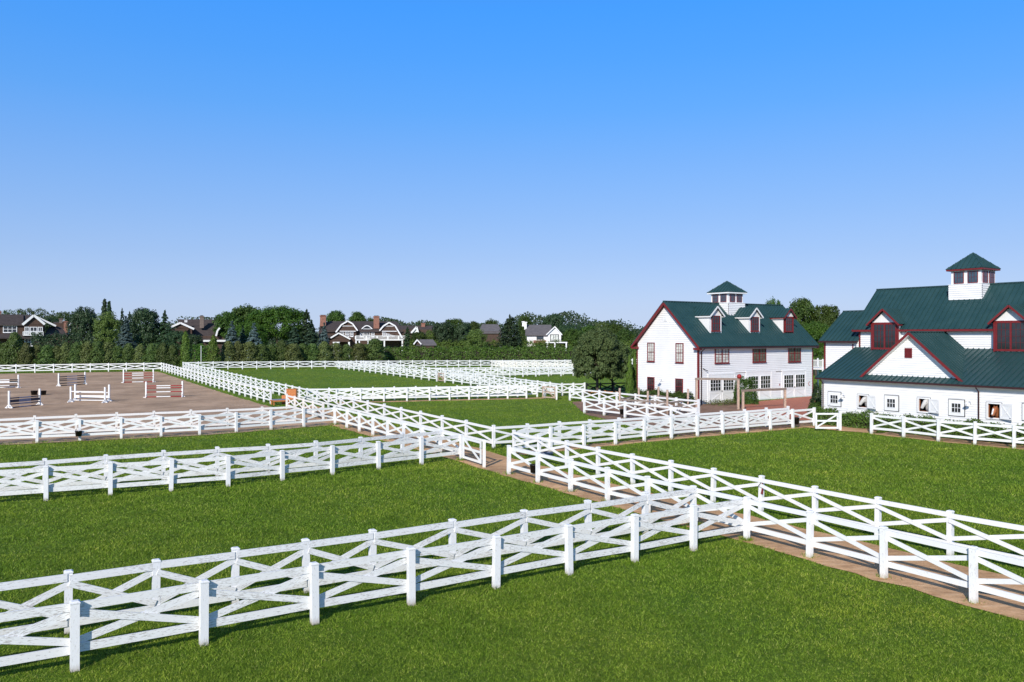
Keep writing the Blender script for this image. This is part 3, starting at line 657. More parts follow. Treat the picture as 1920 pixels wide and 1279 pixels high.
# lower extension beyond the hall
XE = -3.75; ZX, ZXR = 6.32, 9.30; kx = (ZXR-ZX)/(QR-QU+.45)
b = MB(); siding(b, (XE,QU,0), (1,0,0), (0,-1,0), (GB, ZX+.05), lambda z: (0, -XE)); b.build('wall', st)
xsp = lambda z: (QU, QB) if z < ZX+.15 else (QU+(z-ZX-.15)/kx, QB-(z-ZX-.15)/kx)
b = MB(); siding(b, (XE,0,0), (0,1,0), (-1,0,0), (GB, ZXR-.1), xsp); siding(b, (XE,QB,0), (1,0,0), (0,1,0), (GB, ZX), lambda z: (0, -XE)); b.build('wall', st)
b = MB(); seam_roof(b, [(XE-.4,QU-.45,ZX),(0,QU-.45,ZX),(0,QR,ZXR),(XE-.4,QR,ZXR)], .45); seam_roof(b, [(0,QB+.45,ZX),(XE-.4,QB+.45,ZX),(XE-.4,QR,ZXR),(0,QR,ZXR)], .45); b.bar((XE-.4,QR,ZXR+.05),(0,QR,ZXR+.05),.2,.08,M['roof']); b.build('wing_roof', st)
b = MB(); b.box(XE-.38, -.02, QU-.53, QU-.45, ZX-.17, ZX-.02, M['brown']); b.build('gutter', st)
b = MB(); b.box(XE-.05, XE+.12, QU-.06, QU+.12, GB, ZX, M['red']); b.box(-.75, -.63, QU-.06, QU-.03, ZT-1, ZX-.3, M['red']); b.build('corner_board', st)
# cross gable
GC, GH, GZ, GE = 8.07, 4.42, 7.10, 3.10; kg = (GZ-GE)/GH; GY = .5
b = MB(); siding(b, (GC,GY,0), (1,0,0), (0,-1,0), (GE+.1, GZ-.15), lambda z: (-(GZ-.12-z)/kg, (GZ-.12-z)/kg)); b.build('gable_wall', st)
b = MB()
for sg in (-1, 1): seam_roof(b, [(GC+sg*(GH+.1),.02,GE-.02),(GC+sg*(GH+.1),QU+.0,GE-.02),(GC,QU+.0,GZ+.02),(GC,.02,GZ+.02)], .45)
b.bar((GC,.02,GZ+.07),(GC,QU,GZ+.07),.22,.08,M['roof']); b.build('gable_roof', st)
b = MB()
for sg in (-1, 1): b.bar((GC+sg*(GH+.08),.0,GE-.10),(GC,.0,GZ-.07),.06,.20,M['red']); b.bar((GC+sg*(GH-.05),.25,GE-.02),(GC,.25,GZ-.22),.44,.04,M['trim'])
b.build('rake_board', st)
a, z1 = B2.hit(*r5(565, 680), y=GY); b_, z0 = B2.hit(*r5(610, 740), y=GY); b = MB(); b.box(a, b_, GY-.07, GY-.043, z0, z1, M['red'])
for i in range(8): b.bar((a+.04, GY-.08, z0+.1+i*(z1-z0-.2)/7), (b_-.04, GY-.08, z0+.1+i*(z1-z0-.2)/7), .05, .02, M['red'])
b.build('gable_vent', st)
# wall dormers
def wall_dormer(pc):
    hw = 1.30; y0 = QU-.54; zb, zt = 5.50, 8.05; e_ = MB()
    e_.box(pc-hw, pc+hw, y0-.02, y0+.05, 5.35, zt, M['siding']); bk = QU-.45+(zt-ZH)/kh
    for sg in (-1, 1): e_.poly_prism([(pc+sg*hw,y0,5.35),(pc+sg*hw,y0,zt),(pc+sg*hw,bk,zt),(pc+sg*hw,y0+.6,6)], (-sg*.03,0,0), M['siding'])
    e_.poly_prism([(pc-hw,y0,zt),(pc+hw,y0,zt),(pc,y0,zt+1.15)], (0,.05,0), M['siding']); dm = e_.build('dormer', st)
    hv = hw+.28; zz = zt-.16; pk = zt+1.32; kk = lambda z: QU-.45+(z-ZH)/kh; r = MB()
    for sg in (-1, 1): seam_roof(r, [(pc+sg*hv,y0-.45,zz),(pc+sg*hv,kk(zz)+.1,zz),(pc,kk(pk)+.1,pk),(pc,y0-.45,pk)], .4, .05)
    r.build('dormer_roof', dm); r = MB()
    for sg in (-1, 1):
        r.bar((pc+sg*hv,y0-.46,zz-.12),(pc,y0-.46,pk-.13),.05,.16,M['red']); r.box(pc+sg*hv-.02, pc+sg*hv+.02, y0-.45, y0+.1, zz-.16, zz-.06, M['red'])
        r.box(pc+sg*hw-(.18 if sg > 0 else .04), pc+sg*hw+(.04 if sg > 0 else .18), y0-.07, y0-.021, 5.38, zt, M['red'])
    r.box(pc-hw+.18, pc+hw-.18, y0-.069, y0-.022, zt-.10, zt, M['red']); r.build('dormer_trim', dm)
    window(dm, (pc, y0-.024, 5.62), 0, 2*hw-.34, zt-.10-5.62, 3, 4, M['red'], M['glass'], .10, .014, .08, False, double=True)
for pc in (2.85, 13.6, 24.2): wall_dormer(pc)
pcu = 8.6; Yc = (B2.o+B2.x*pcu+B2.y*QR).y
cupola(st, pcu, QR, ZHR-1.9, zat(530.5, Yc-2.0), zat(506.5, Yc-2.0), zat(504.5, Yc-.3), zat(474, Yc), 1.30, 1.60, 'trim', M['red'])
for x0, x1, y0, y1 in wins:
    a, z1 = B2.hit(*r5(x0, y0), y=0); b_, _ = B2.hit(*r5(x1, y1), y=0); zc = B2.hit(*r5((x0+x1)/2, (y0+y1)/2), y=0)[1]; h = (y1-y0)/3.1975*(B2.o+B2.x*a).y/FP*.95
    o = MB(); o.box(a-.05, b_+.05, -.07, -.043, zc-h/2-.05, zc+h/2+.05, M['black']); o.box(a, b_, -.11, -.071, zc-h/2, zc+h/2, M['trim']); o = o.build('window_surround', st)
    window(o, ((a+b_)/2, -.112, zc-h*.30), 0, (b_-a)*.62, h*.60, 3, 2, M['trim'], M['glass'], .035, .035, .03, False, sill=False)
for i, (x0, x1, y0, y1, d0, d1, e0_, e1_) in enumerate(stalls):
    a, b_, z0, z1 = SO[i]; o = MB(); t_ = .11
    for q0, q1, w0, w1 in ((a-t_, a, z0-t_, z1+t_), (b_, b_+t_, z0-t_, z1+t_), (a, b_, z0-t_, z0), (a, b_, z1, z1+t_)): o.box(q0, q1, -.10, .04, w0, w1, M['trim'])
    for q0, q1, w0, w1 in ((a-t_-.03, a-t_, z0-t_-.03, z1+t_+.03), (b_+t_, b_+t_+.03, z0-t_-.03, z1+t_+.03), (a-t_, b_+t_, z0-t_-.03, z0-t_), (a-t_, b_+t_, z1+t_, z1+t_+.03)): o.box(q0, q1, -.08, -.043, w0, w1, M['black'])
    o.box(a, a+.03, .04, .20, z0, z1, M['stall']); o.box(b_-.03, b_, .04, .20, z0, z1, M['stall']); o.box(a+.03, b_-.03, .04, .16, z0, z0+.03, M['stall'])
    o.build('stall_window_frame', st)
    wd = b_-a+.12; s_ = MB(); s_.box(0, wd, -.05, 0, 0, z1-z0+.08, M['trim'])
    for q in ((0, .1, 0, z1-z0+.08), (wd-.1, wd, 0, z1-z0+.08), (.1, wd-.1, 0, .1), (.1, wd-.1, z1-z0-.02, z1-z0+.08)): s_.box(q[0], q[1], -.075, -.051, q[2], q[3], M['siding'])
    s_.bar((.1,-.062,z1-z0), (wd-.1,-.062,.08), .02, .07, M['siding']); s_.bar((.1,-.060,.08), (wd-.1,-.060,z1-z0), .02, .07, M['siding'])
    o = s_.build('stall_shutter', st); o.location = (b_+.05, -.13, z0-.04); o.rotation_euler = (0, 0, -.22)
    h_ = MB(); h_.tube([(wd-.2,-.1,.12),(wd-.1,-.1,.12)], .015, M['black']); h_.build('latch', o)
for xx, yy in ((205, 968), (962, 1008)):
    a, z = B2.hit(*r5(xx, yy), y=0); wall_lamp(st, (a, -.03, z-.05), 0)
# white raised deck between the two buildings
dk = empty('raised_deck', (*(B2.o+B2.x*-11.7+B2.y*16.5), 0), ANG2, label='small white raised deck with railing and stair between the two buildings', cat='deck')
b = MB(); b.box(-1.2, 1.7, -1.6, 1.6, 3.0, 3.18, M['trim']); b.build('platform', dk)
for x_, y_ in ((-1.1,-1.5),(1.6,-1.5),(-1.1,1.5),(1.6,1.5)):
    b = MB(); b.box(x_-.07, x_+.07, y_-.07, y_+.07, 0, 4.2, M['trim']); b.build('post', dk)
b = MB(); b.box(-1.03, 1.53, -1.54, -1.46, 4.0, 4.1, M['trim']); b.box(-1.03, 1.53, -1.54, -1.46, 3.25, 3.33, M['trim'])
for i in range(20): b.box(-1.0+i*.13, -.95+i*.13, -1.52, -1.48, 3.33, 4.0, M['trim'])
b.build('railing', dk); b = MB()
for i in range(12): b.box(-1.0, .1, -1.7-i*.28, -1.42-i*.28, 2.8-i*.25, 2.85-i*.25, M['trim'])
b.bar((-1.05,-1.6,3.0),(-1.05,-4.9,.1),.05,.25,M['trim']); b.bar((.15,-1.6,3.0),(.15,-4.9,.1),.05,.25,M['trim']); b.build('stair', dk)

# ------------------------------------------------------------------ horses
def horse(label, ctr, head, body_c, muz_c, mane_c, ears=True):
    t = NT('horse_coat'); v = t.coord(); n = t.noise(v, 3.5, 5)
    coat = t.ramp(n, [(.3, tuple(c*.82 for c in body_c[:3])+(1,)), (.7, body_c)])
    tcm = t.n('ShaderNodeTexCoord'); ds = t.n('ShaderNodeVectorMath', operation='DISTANCE'); t.l(tcm.outputs['Object'], ds.inputs[0]); ds.inputs[1].default_value = (ctr[0]+head[-1][0], head[-1][1], head[-1][2]-.05)
    fm = t.math('MULTIPLY', t.math('SUBTRACT', .17, ds.outputs['Value']), 9.0); fm.node.use_clamp = True
    t.base(t.mix(t.math('MULTIPLY', fm, .85), coat, muz_c)); t.set(.5, 0, .3)
    x0, z0 = ctr; V = []; E = []; R = []
    def add(p, r, par):
        V.append((x0+p[0], p[1], p[2])); R.append(r); i = len(V)-1
        if par is not None: E.append((par, i))
        return i
    pel = add((0, 2.55, 1.30), .30, None); mid = add((0, 2.0, 1.22), .33, pel); ch = add((0, 1.35, 1.20), .31, mid)
    nb = add((0, .95, 1.28), .27, ch)
    n1_ = add((.02+head[0][0]*.5, .40, (1.28+head[0][2])/2+.0), .25, nb); pr = n1_; hs = [n1_]
    for (hx, hy, hz), r in zip(head, (.20, .185, .145, .112, .10)): pr = add((hx, hy, hz), r, pr); hs.append(pr)
    poll = hs[1]; P0 = Vector(V[poll]); P1 = Vector(V[hs[2]]); ax_ = (P1-P0).normalized(); side = Vector((0,1,0)).cross(ax_); side = ax_.cross(Vector((0,0,1)))
    if side.length < .1: side = Vector((1,0,0))
    side.normalize()
    for sg in (-1, 1):
        a_ = P0+side*sg*.08+Vector((0,0,.13)); k = len(V); V.append(tuple(a_)); R.append(.032); E.append((poll, k)); V.append(tuple(a_+Vector((0,0,.09))+side*sg*.02)); R.append(.010); E.append((k, k+1))
    for yy, r0 in ((1.4, ch), (2.55, pel)):
        for sg in (-1, 1):
            a_ = add((sg*.2, yy, .95), .13, r0); c_ = add((sg*.2, yy+(.05 if yy > 2 else 0), .55), .07, a_); d_ = add((sg*.2, yy+(.1 if yy > 2 else 0), .15), .05, c_); add((sg*.2, yy-.03, .03), .065, d_)
    tl = add((0, 2.9, 1.25), .06, pel); add((0, 2.98, .7), .05, tl)
    me = bpy.data.meshes.new('horse'); me.from_pydata(V, E, []); me.materials.append(t.m)
    o = bpy.data.objects.new('horse', me); link(o); o.location = (28.3*SS-B2.y.x*.10, 73.0*SS-B2.y.y*.10, 0); o.rotation_euler = (0, 0, ANG2)
    sk = o.modifiers.new('skin', 'SKIN'); sk.use_smooth_shade = True
    for i, sv in enumerate(me.skin_vertices[0].data): sv.radius = (R[i]*.82, R[i]) if i in hs else (R[i], R[i])
    me.skin_vertices[0].data[0].use_root = True
    sb = o.modifiers.new('sub', 'SUBSURF'); sb.levels = 2; sb.render_levels = 2
    setp(o, label, 'horse')
    P2 = Vector(V[hs[2]]); P3 = Vector(V[hs[-1]])
    for sg in (-1, 1):
        m_ = MB(); c = P2+side*sg*.135+(P3-P2)*.05; m_.tube([c+Vector((0,0,-.024)), c, c+Vector((0,0,.024))], [.010, .028, .010], M['black'], 8); m_.build('eye', o, True)
    m_ = MB(); c = P3-ax_*.0
    for sg in (-1, 1): q = P3+side*sg*.068+(P3-P2).normalized()*.02; m_.tube([q, q+side*sg*.014], [.016, .010], M['black'], 6)
    m_.build('nostrils', o, True)
    t2 = mat_plain('mane_hair', mane_c, .8, .3, 20); m_ = MB()
    A = [Vector(V[nb])+Vector((0,.0,.20)), Vector(V[n1_])+Vector((0,0,.23)), P0+Vector((0,.09,.17)), P0+ax_*.07+Vector((0,-.11,.11))]
    m_.tube(A, [.02, .045, .04, .015], t2, 6); m_.build('mane', o, True)
    return o
for i, (lab, hd, bc, mc, nc) in enumerate([
  ('white horse in the leftmost open stall window with its muzzle lowered to the left', [(.12,.16,1.20),(.06,-.02,1.12),(-.06,-.12,.93),(-.15,-.17,.74),(-.19,-.18,.67)], (.62,.60,.58,1), (.15,.14,.14,1), (.35,.34,.33,1)),
  ('white horse with grey muzzle showing its head in profile in the middle open stall window', [(.13,.16,1.26),(.07,.0,1.18),(-.02,-.08,.98),(-.10,-.11,.78),(-.13,-.12,.70)], (.64,.62,.60,1), (.15,.14,.14,1), (.30,.29,.29,1)),
  ('chestnut horse with a white blaze facing out of the right open stall window', [(.0,.14,1.08),(-.0,-.03,1.03),(-.0,-.15,.86),(-.01,-.22,.68),(-.01,-.23,.62)], (.36,.13,.055,1), (.1,.05,.04,1), (.25,.09,.04,1))]):
    a, b_ = SO[i][0]*SS, SO[i][1]*SS; z0, z1 = SO[i][2]*SS+SZ, SO[i][3]*SS+SZ; dz = (z0+z1)/2-.95
    hd = [(p[0], p[1], p[2]+dz) for p in hd]
    h = horse(lab, ((a+b_)/2+.06, 0), hd, bc, mc, nc)
    if i == 2:
        P0 = Vector(((a+b_)/2+.06+hd[1][0], hd[1][1], hd[1][2])); P1 = Vector(((a+b_)/2+.06+hd[3][0], hd[3][1], hd[3][2])); d = (P1-P0).normalized(); nn = Vector((0,-1,.6)).normalized()
        m_ = MB(); m_.bar(P0+nn*.155, P1+nn*.115, .08, .02, M['trim'], up=nn); m_.build('blaze', h)

# ------------------------------------------------------------------ vegetation
def leaf_obj_mesh(name, P, N, S, mat, asp=.62):
    n = len(P); r = RNG.normal(size=(n, 3)); T = np.cross(N, r); T /= np.linalg.norm(T, axis=1)[:, None]+1e-9; Bv = np.cross(N, T)
    S = S[:, None]; V = np.empty((n, 4, 3)); V[:, 0] = P-T*S*.5; V[:, 1] = P-Bv*S*asp*.5; V[:, 2] = P+T*S*.5; V[:, 3] = P+Bv*S*asp*.5
    me = bpy.data.meshes.new(name); me.vertices.add(4*n); me.vertices.foreach_set('co', V.reshape(-1).astype(np.float32))
    me.loops.add(4*n); me.loops.foreach_set('vertex_index', np.arange(4*n, dtype=np.int32)); me.polygons.add(n)
    me.polygons.foreach_set('loop_start', np.arange(0, 4*n, 4, dtype=np.int32)); me.polygons.foreach_set('loop_total', np.full(n, 4, np.int32))
    me.update(calc_edges=True); me.materials.append(mat); return me
def unit(v): return v/(np.linalg.norm(v, axis=1)[:, None]+1e-9)
def clumps_to_leaves(C, rc, per, leaf, centre, spread=.5):
    n = len(C)*per; ci = np.repeat(np.arange(len(C)), per); d = unit(RNG.normal(size=(n, 3))); rr = rc[ci]*RNG.uniform(.45, 1.05, n)
    P = C[ci]+d*rr[:, None]*np.array([1, 1, .72]); out = unit(P-centre)
    N = unit(d*.7+out*.5+RNG.normal(size=(n, 3))*spread+np.array([0, 0, .25])); S = leaf*RNG.uniform(.6, 1.3, n); return P, N, S
def crown_broad(seed, mat, nc=150, per=42, leaf=.028, rx=.36, rz_=.40, cz=.58, power=1.0, lump=.25, rc0=.075):
    g = np.random.default_rng(seed); d = unit(g.normal(size=(nc, 3))); d[:, 2] = np.where(d[:, 2] < -.55, -d[:, 2], d[:, 2])
    ph = g.uniform(0, 6.28, 6); lm = 1+lump*(np.sin(d[:, 0]*3.1+ph[0])*np.cos(d[:, 1]*2.7+ph[1])+.5*np.sin(d[:, 2]*5+ph[2]+d[:, 0]*4))*.6
    r = g.uniform(.30, 1, nc)**.42*lm; C = d*r[:, None]*np.array([rx, rx, rz_])+np.array([0, 0, cz]); rc = g.uniform(.7, 1.3, nc)*rc0
    C[:, 2] = np.clip(C[:, 2], .17, .98-rc0*.5)
    P, N, S = clumps_to_leaves(C, rc, per, leaf, np.array([0, 0, cz-.1])); return leaf_obj_mesh('crown', P, N, S, mat)
def crown_conifer(seed, mat, tiers=15, leaf=.03, r0=.24, z0=.06, pw=.85, per=16, droop=.22):
    g = np.random.default_rng(seed); P = []; N = []; S = []
    for i in range(tiers):
        t = i/(tiers-1); z_ = z0+(.97-z0)*t; R = r0*(1-t)**pw+.012; nb = max(7, int(20*(1-t)+7))
        for k in range(nb):
            z = z_+g.uniform(-.6, .6)*.9/tiers; a = 6.283*(k+g.uniform(-.4, .4))/nb+i; Rl = R*g.uniform(.6, 1.18); m = max(5, int(per*(.4+.6*(1-t))))
            s = g.uniform(.15, 1, m)**.7; q = np.stack([np.cos(a)*Rl*s, np.sin(a)*Rl*s, z-droop*Rl*s**1.5+g.normal(0, .007, m)], 1)
            w = (1.05-s*.6)*Rl*.33; tv = np.array([-np.sin(a), np.cos(a), 0]); q += tv[None]*(g.uniform(-1, 1, m)*w)[:, None]
            P.append(q); N.append(unit(np.array([np.cos(a)*.5, np.sin(a)*.5, .8])[None]+g.normal(size=(m, 3))*.4)); S.append(leaf*g.uniform(.6, 1.4, m))
    return leaf_obj_mesh('crown', np.concatenate(P), np.concatenate(N), np.concatenate(S), mat, .45)
def crown_shrub(seed, mat, n=3800, leaf=.045, r=.33, taper=.55, base=.02, lump=.22):
    g = np.random.default_rng(seed); z = g.uniform(base, 1, n); a = g.uniform(0, 6.283, n); ph = g.uniform(0, 6.28, 6)
    prof = np.clip((1-z), 0, 1)**taper*np.clip((z+.25)/.4, 0, 1)
    lm = 1+lump*(np.sin(a*3+ph[0]+z*9)+np.sin(a*5+ph[1]-z*14)+np.sin(z*22+ph[2]))*.5
    s = g.uniform(.35, 1, n)**.35; R = r*prof*lm*s; P = np.stack([np.cos(a)*R, np.sin(a)*R, z], 1)+g.normal(0, .012, (n, 3)); P[:, 2] = np.clip(P[:, 2], 0, 1.02)
    N = unit(np.stack([np.cos(a), np.sin(a), np.full(n, .45)], 1)+g.normal(size=(n, 3))*.55); return leaf_obj_mesh('foliage', P, N, leaf*g.uniform(.6, 1.4, n), mat)
def trunk_mesh(seed, h=.55, r=.022, limbs=6, reach=.24):
    g = random.Random(seed); b = MB(); pts = [(0, 0, -.02)]; x = y = 0
    for i in range(1, 6): x += g.uniform(-.012, .012); y += g.uniform(-.012, .012); pts.append((x, y, h*i/5))
    b.tube(pts, [r*1.25, r, r*.85, r*.7, r*.5, r*.25], M['bark'], 8)
    for k in range(limbs):
        i = g.randint(2, 4); p = Vector(pts[i]); a = k*2.4+g.uniform(-.4, .4); q = p+Vector((math.cos(a)*reach*.5, math.sin(a)*reach*.5, .09)); w = q+Vector((math.cos(a)*reach*.5, math.sin(a)*reach*.5, .12)); b.tube([p, q, w], [r*.45, r*.3, r*.12], M['bark'], 5)
    return b.mesh('trunk')
TK = {'b': trunk_mesh(1), 'b2': trunk_mesh(2, .5, .026, 8, .28), 'c': trunk_mesh(3, .9, .016, 0), 's': trunk_mesh(4, .6, .02, 3, .12)}
TR = {}
for i, k in enumerate(('mid', 'mid2', 'mid3')): TR[k] = crown_broad(20+i, M['leaf_mid'], 210, 60, .036, rc0=.085)
for i, k in enumerate(('lush', 'lush2')): TR[k] = crown_broad(30+i, M['leaf_lush'], 420, 64, .026, .46, .42, .54, lump=.1, rc0=.07)
TR['light'] = crown_broad(41, M['leaf_light'], 150, 50, .030, .36, .44, .53, rc0=.08); TR['light2'] = crown_broad(42, M['leaf_light'], 150, 50, .028, .38, .44, .54, rc0=.08)
TR['dark'] = crown_broad(43, M['leaf_dark'], 220, 58, .036, .36, .42, .55, rc0=.085); TR['dark2'] = crown_broad(44, M['leaf_dark'], 220, 58, .036, .40, .42, .55, rc0=.085)
TR['open'] = crown_broad(45, M['leaf_mid'], 90, 40, .030, .40, .40, .58, lump=.5, rc0=.07)
TR['blue'] = crown_conifer(50, M['needle_blue'], 15, .052, .30, per=46); TR['spruce'] = crown_conifer(51, M['needle_green'], 15, .052, .30, per=46)
TR['pine'] = crown_conifer(52, M['leaf_dark'], 14, .05, .26, .04, .6, 44, .12); TR['cypress'] = crown_shrub(53, M['leaf_dark'], 2600, .04, .16, .75, .02, .1)
TR['bigpine'] = crown_conifer(54, M['leaf_dark'], 18, .042, .42, .05, .55, 60, .15)
KINDS = dict(mid='mid green leafy tree', mid2='mid green leafy tree', mid3='mid green leafy tree', lush='broad lush green tree', lush2='broad lush green tree', light='pale yellow-green leafy tree', light2='pale yellow-green leafy tree', dark='dark green leafy tree', dark2='dark green leafy tree', open='loose-crowned green tree', blue='blue-grey spruce', spruce='dark layered spruce', pine='dark pointed conifer', cypress='narrow dark cypress', bigpine='broad dark conifer')
NM = dict(blue='spruce_tree', spruce='spruce_tree', pine='conifer_tree', cypress='cypress_tree', bigpine='conifer_tree')
CONW = dict(mid=.40, mid2=.40, mid3=.40, lush=.50, lush2=.50, light=.42, light2=.42, dark=.40, dark2=.43, open=.44, blue=.25, spruce=.25, pine=.24, cypress=.095, bigpine=.44)
# kind, centre px, top py, half width px, distance, where
trees = [
 ('open',25,580,26,235,'behind the roof of the leftmost shingled house'),('open',64,577,30,232,'rising behind the white gable of the leftmost house'),
 ('dark',92,592,22,228,'just left of the brick chimney beyond the leftmost house'),('open',115,584,25,238,'above the brick chimney beyond the leftmost house'),
 ('dark2',157,572,25,196,'left of the twin cypresses'),
 ('cypress',196,562,7.5,205,'left one of the twin cypress tips'),('cypress',204.5,566,7,205,'right one of the twin cypress tips'),
 ('light',202,583,30,190,'below the twin cypress tips'),('pine',229,578,10,200,'right of the twin cypresses'),('pine',243,584,12,200,'left of the dark rounded tree'),
 ('blue',236,594,20,182,'in front of the left dark leafy trees'),('dark',272,573,29,188,'tallest rounded one left of the grey-roofed house'),
 ('pine',309,582,17,186,'right of the rounded dark tree'),('dark2',335,618,26,178,'in front of the grey-roofed house'),('dark',362,624,20,176,'under the gable of the grey-roofed house'),
 ('mid',430,584,32,200,'left shoulder of the big tree mass'),('mid2',462,570,36,205,'at the top left of the big tree mass'),('lush',520,571,64,196,'the biggest crown, in the middle of the picture left half'),
 ('pine',575,580,20,192,'right end of the big tree mass'),('lush2',468,600,34,185,'low in front of the big tree mass'),
 ('blue',435,603,21,176,'left of the pair before the big tree mass'),('blue',476,607,21,175,'right of the pair before the big tree mass'),('spruce',455,612,16,180,'between the two blue spruces'),
 ('spruce',552,609,24,176,'left of the two dark ones beside the gambrel house'),('spruce',584,602,23,178,'right of the two dark ones beside the gambrel house'),('blue',608,606,16,177,'touching the left end of the gambrel house'),
 ('mid',628,582,26,245,'behind the left roof of the gambrel house'),('mid3',669,584,23,245,'behind the middle roof of the gambrel house'),('mid2',693,594,20,245,'left of the middle brick chimney'),
 ('dark',738,604,20,250,'right of the gambrel house ridge'),('pine',764,613,13,190,'beside the white balcony of the gambrel house'),('dark2',788,606,14,260,'behind the far brick chimney'),
 ('mid',785,622,20,186,'left of the small garden shed'),('light2',806,618,16,190,'behind the small garden shed'),
 ('dark',832,600,24,190,'left crown of the trio right of the shed'),('mid3',852,597,24,195,'middle crown of the trio right of the shed'),('dark2',868,602,20,190,'right crown of the trio right of the shed'),
 ('light',893,616,27,180,'in front of the far grey roof'),('mid',888,602,14,240,'behind the pale yellow-green tree'),('mid2',922,597,18,240,'behind the far grey roof'),
 ('bigpine',956,590,38,185,'left of the white modern house'),('mid3',985,592,16,230,'behind the chimney of the white modern house'),
 ('dark',1040,584,24,225,'tallest one behind the white modern house'),('pine',1022,600,14,225,'just behind the white gable'),('dark2',1068,604,26,215,'right of the white modern house'),
 ('mid',1075,616,26,190,'paler one before the dark crowns right of the white house'),('mid2',1104,608,26,215,'left of the near round tree top'),('light2',1128,603,22,225,'peeping over the near round tree'),('mid3',1150,606,24,220,'right of the near round tree top'),('mid',1174,617,24,200,'touching the gable of the red-trimmed house'),
 ('mid2',1450,557,19,150,'peeping over the ridge of the red-trimmed house'),('mid',1503,558,30,140,'left crown between the two green roofs'),('mid3',1548,571,30,138,'right crown between the two green roofs'),('lush',1530,600,40,128,'low crown in the gap between the two buildings'),
]
def tree(kind, px, py, hw, Y, label, name=None, base=None, cat='tree', group=None):
    p = base or gpd(px, Y); H = zat(py, p.y)-p.z; Wd = hw*p.y/FP/CONW[kind]
    e = empty(name or NM.get(kind, 'leafy_tree'), p, random.uniform(0, 6.28), label=label, cat=cat, group=group)
    o = inst('crown', TR[kind], e); o.scale = (Wd, Wd, H)
    tk = 'c' if kind in ('blue', 'spruce', 'pine', 'cypress', 'bigpine') else random.choice(('b', 'b2'))
    o = inst('trunk', TK[tk], e); o.scale = (H*.8, H*.8, H*.95)
for k, px, py, hw, Y, w in trees: tree(k, px, py, hw, Y, KINDS[k]+' '+w, group='trees beyond the paddocks')
# far wood closing the horizon
n = 110000; ax = RNG.uniform(-260, 420, n); ay = 330+RNG.normal(0, 14, n)+np.abs(ax)*.05
hh = 11+2.2*np.sin(ax*.09)+1.8*np.sin(ax*.031+1)+1.2*np.sin(ax*.33)
az = 1+hh*RNG.uniform(0, 1, n)**.6
Pn = np.stack([ax, ay, az], 1); Nn = unit(RNG.normal(size=(n, 3))*.6+np.array([0, -.8, .5]))
o = inst('far_wood', leaf_obj_mesh('far_wood', Pn, Nn, RNG.uniform(.5, 1.2, n), M['leaf_dark'])); setp(o, kind='stuff', label='far-off dark wood closing the horizon behind the houses', cat='wood')

# loose shrubs behind the far fences
SH = [crown_shrub(60, M['shrub_olive'], 4200, .05, .40, .42), crown_shrub(61, M['shrub_green'], 4200, .05, .40, .40), crown_shrub(62, M['shrub_olive'], 4200, .055, .42, .35), crown_shrub(63, M['arbor'], 4200, .045, .30, .6), crown_shrub(64, M['shrub_green'], 4200, .05, .42, .38)]
def ordinal(i):
    a = ['first','second','third','fourth','fifth','sixth','seventh','eighth','ninth','tenth','eleventh','twelfth','thirteenth','fourteenth','fifteenth','sixteenth','seventeenth','eighteenth','nineteenth','twentieth']
    if i < 20: return a[i]
    t, u = divmod(i+1, 10); tn = {2: 'twenty', 3: 'thirty', 4: 'forty'}[t]
    return tn+'-'+a[u-1] if u else {2: 'twentieth', 3: 'thirtieth', 4: 'fortieth'}[t]
px = -12; i = 0; tops = {0: 626, 1: 650, 2: 622}
spec = []
while px < 655:
    if 364 < px < 386: px += 12; continue
    top = 646+random.uniform(-6, 5) if px < 330 else 643+random.uniform(-5, 5)
    k = random.choice((0, 1, 2, 4))
    spec.append([px, top, random.uniform(13, 17), k]); px += random.uniform(17, 22)
spec[0][1:] = [628, 15, 1]; spec[2][1:] = [624, 17, 1]
spec = [s for s in spec if not (334 < s[0] < 362 or 388 < s[0] < 412)]
spec += [[348, 622, 15, 3], [400, 629, 17, 3], [688, 646, 18, 1], [703, 636, 20, 4], [672, 644, 16, 2]]
spec.sort()
for i, (px, top, hw, k) in enumerate(spec):
    Y = 140+max(0, px-343)*.065+random.uniform(-1, 1); p = gpd(px, Y); H = zat(top, Y)-p.z; w_ = hw*Y/FP/.36
    word = ['olive-green bushy shrub', 'green bushy shrub', 'dusty olive bushy shrub', 'bright green upright evergreen', 'green bushy shrub'][k]
    e = empty('shrub', p, random.uniform(0, 6.28), label='%s, %s from the left in the row behind the far white fence' % (word, ordinal(i)), cat='shrub', group='shrubs behind the far fence')
    o = inst('foliage', SH[k], e); o.scale = (w_*1.1, w_*1.1, H); o = inst('trunk', TK['s'], e); o.scale = (H, H, H*.8)
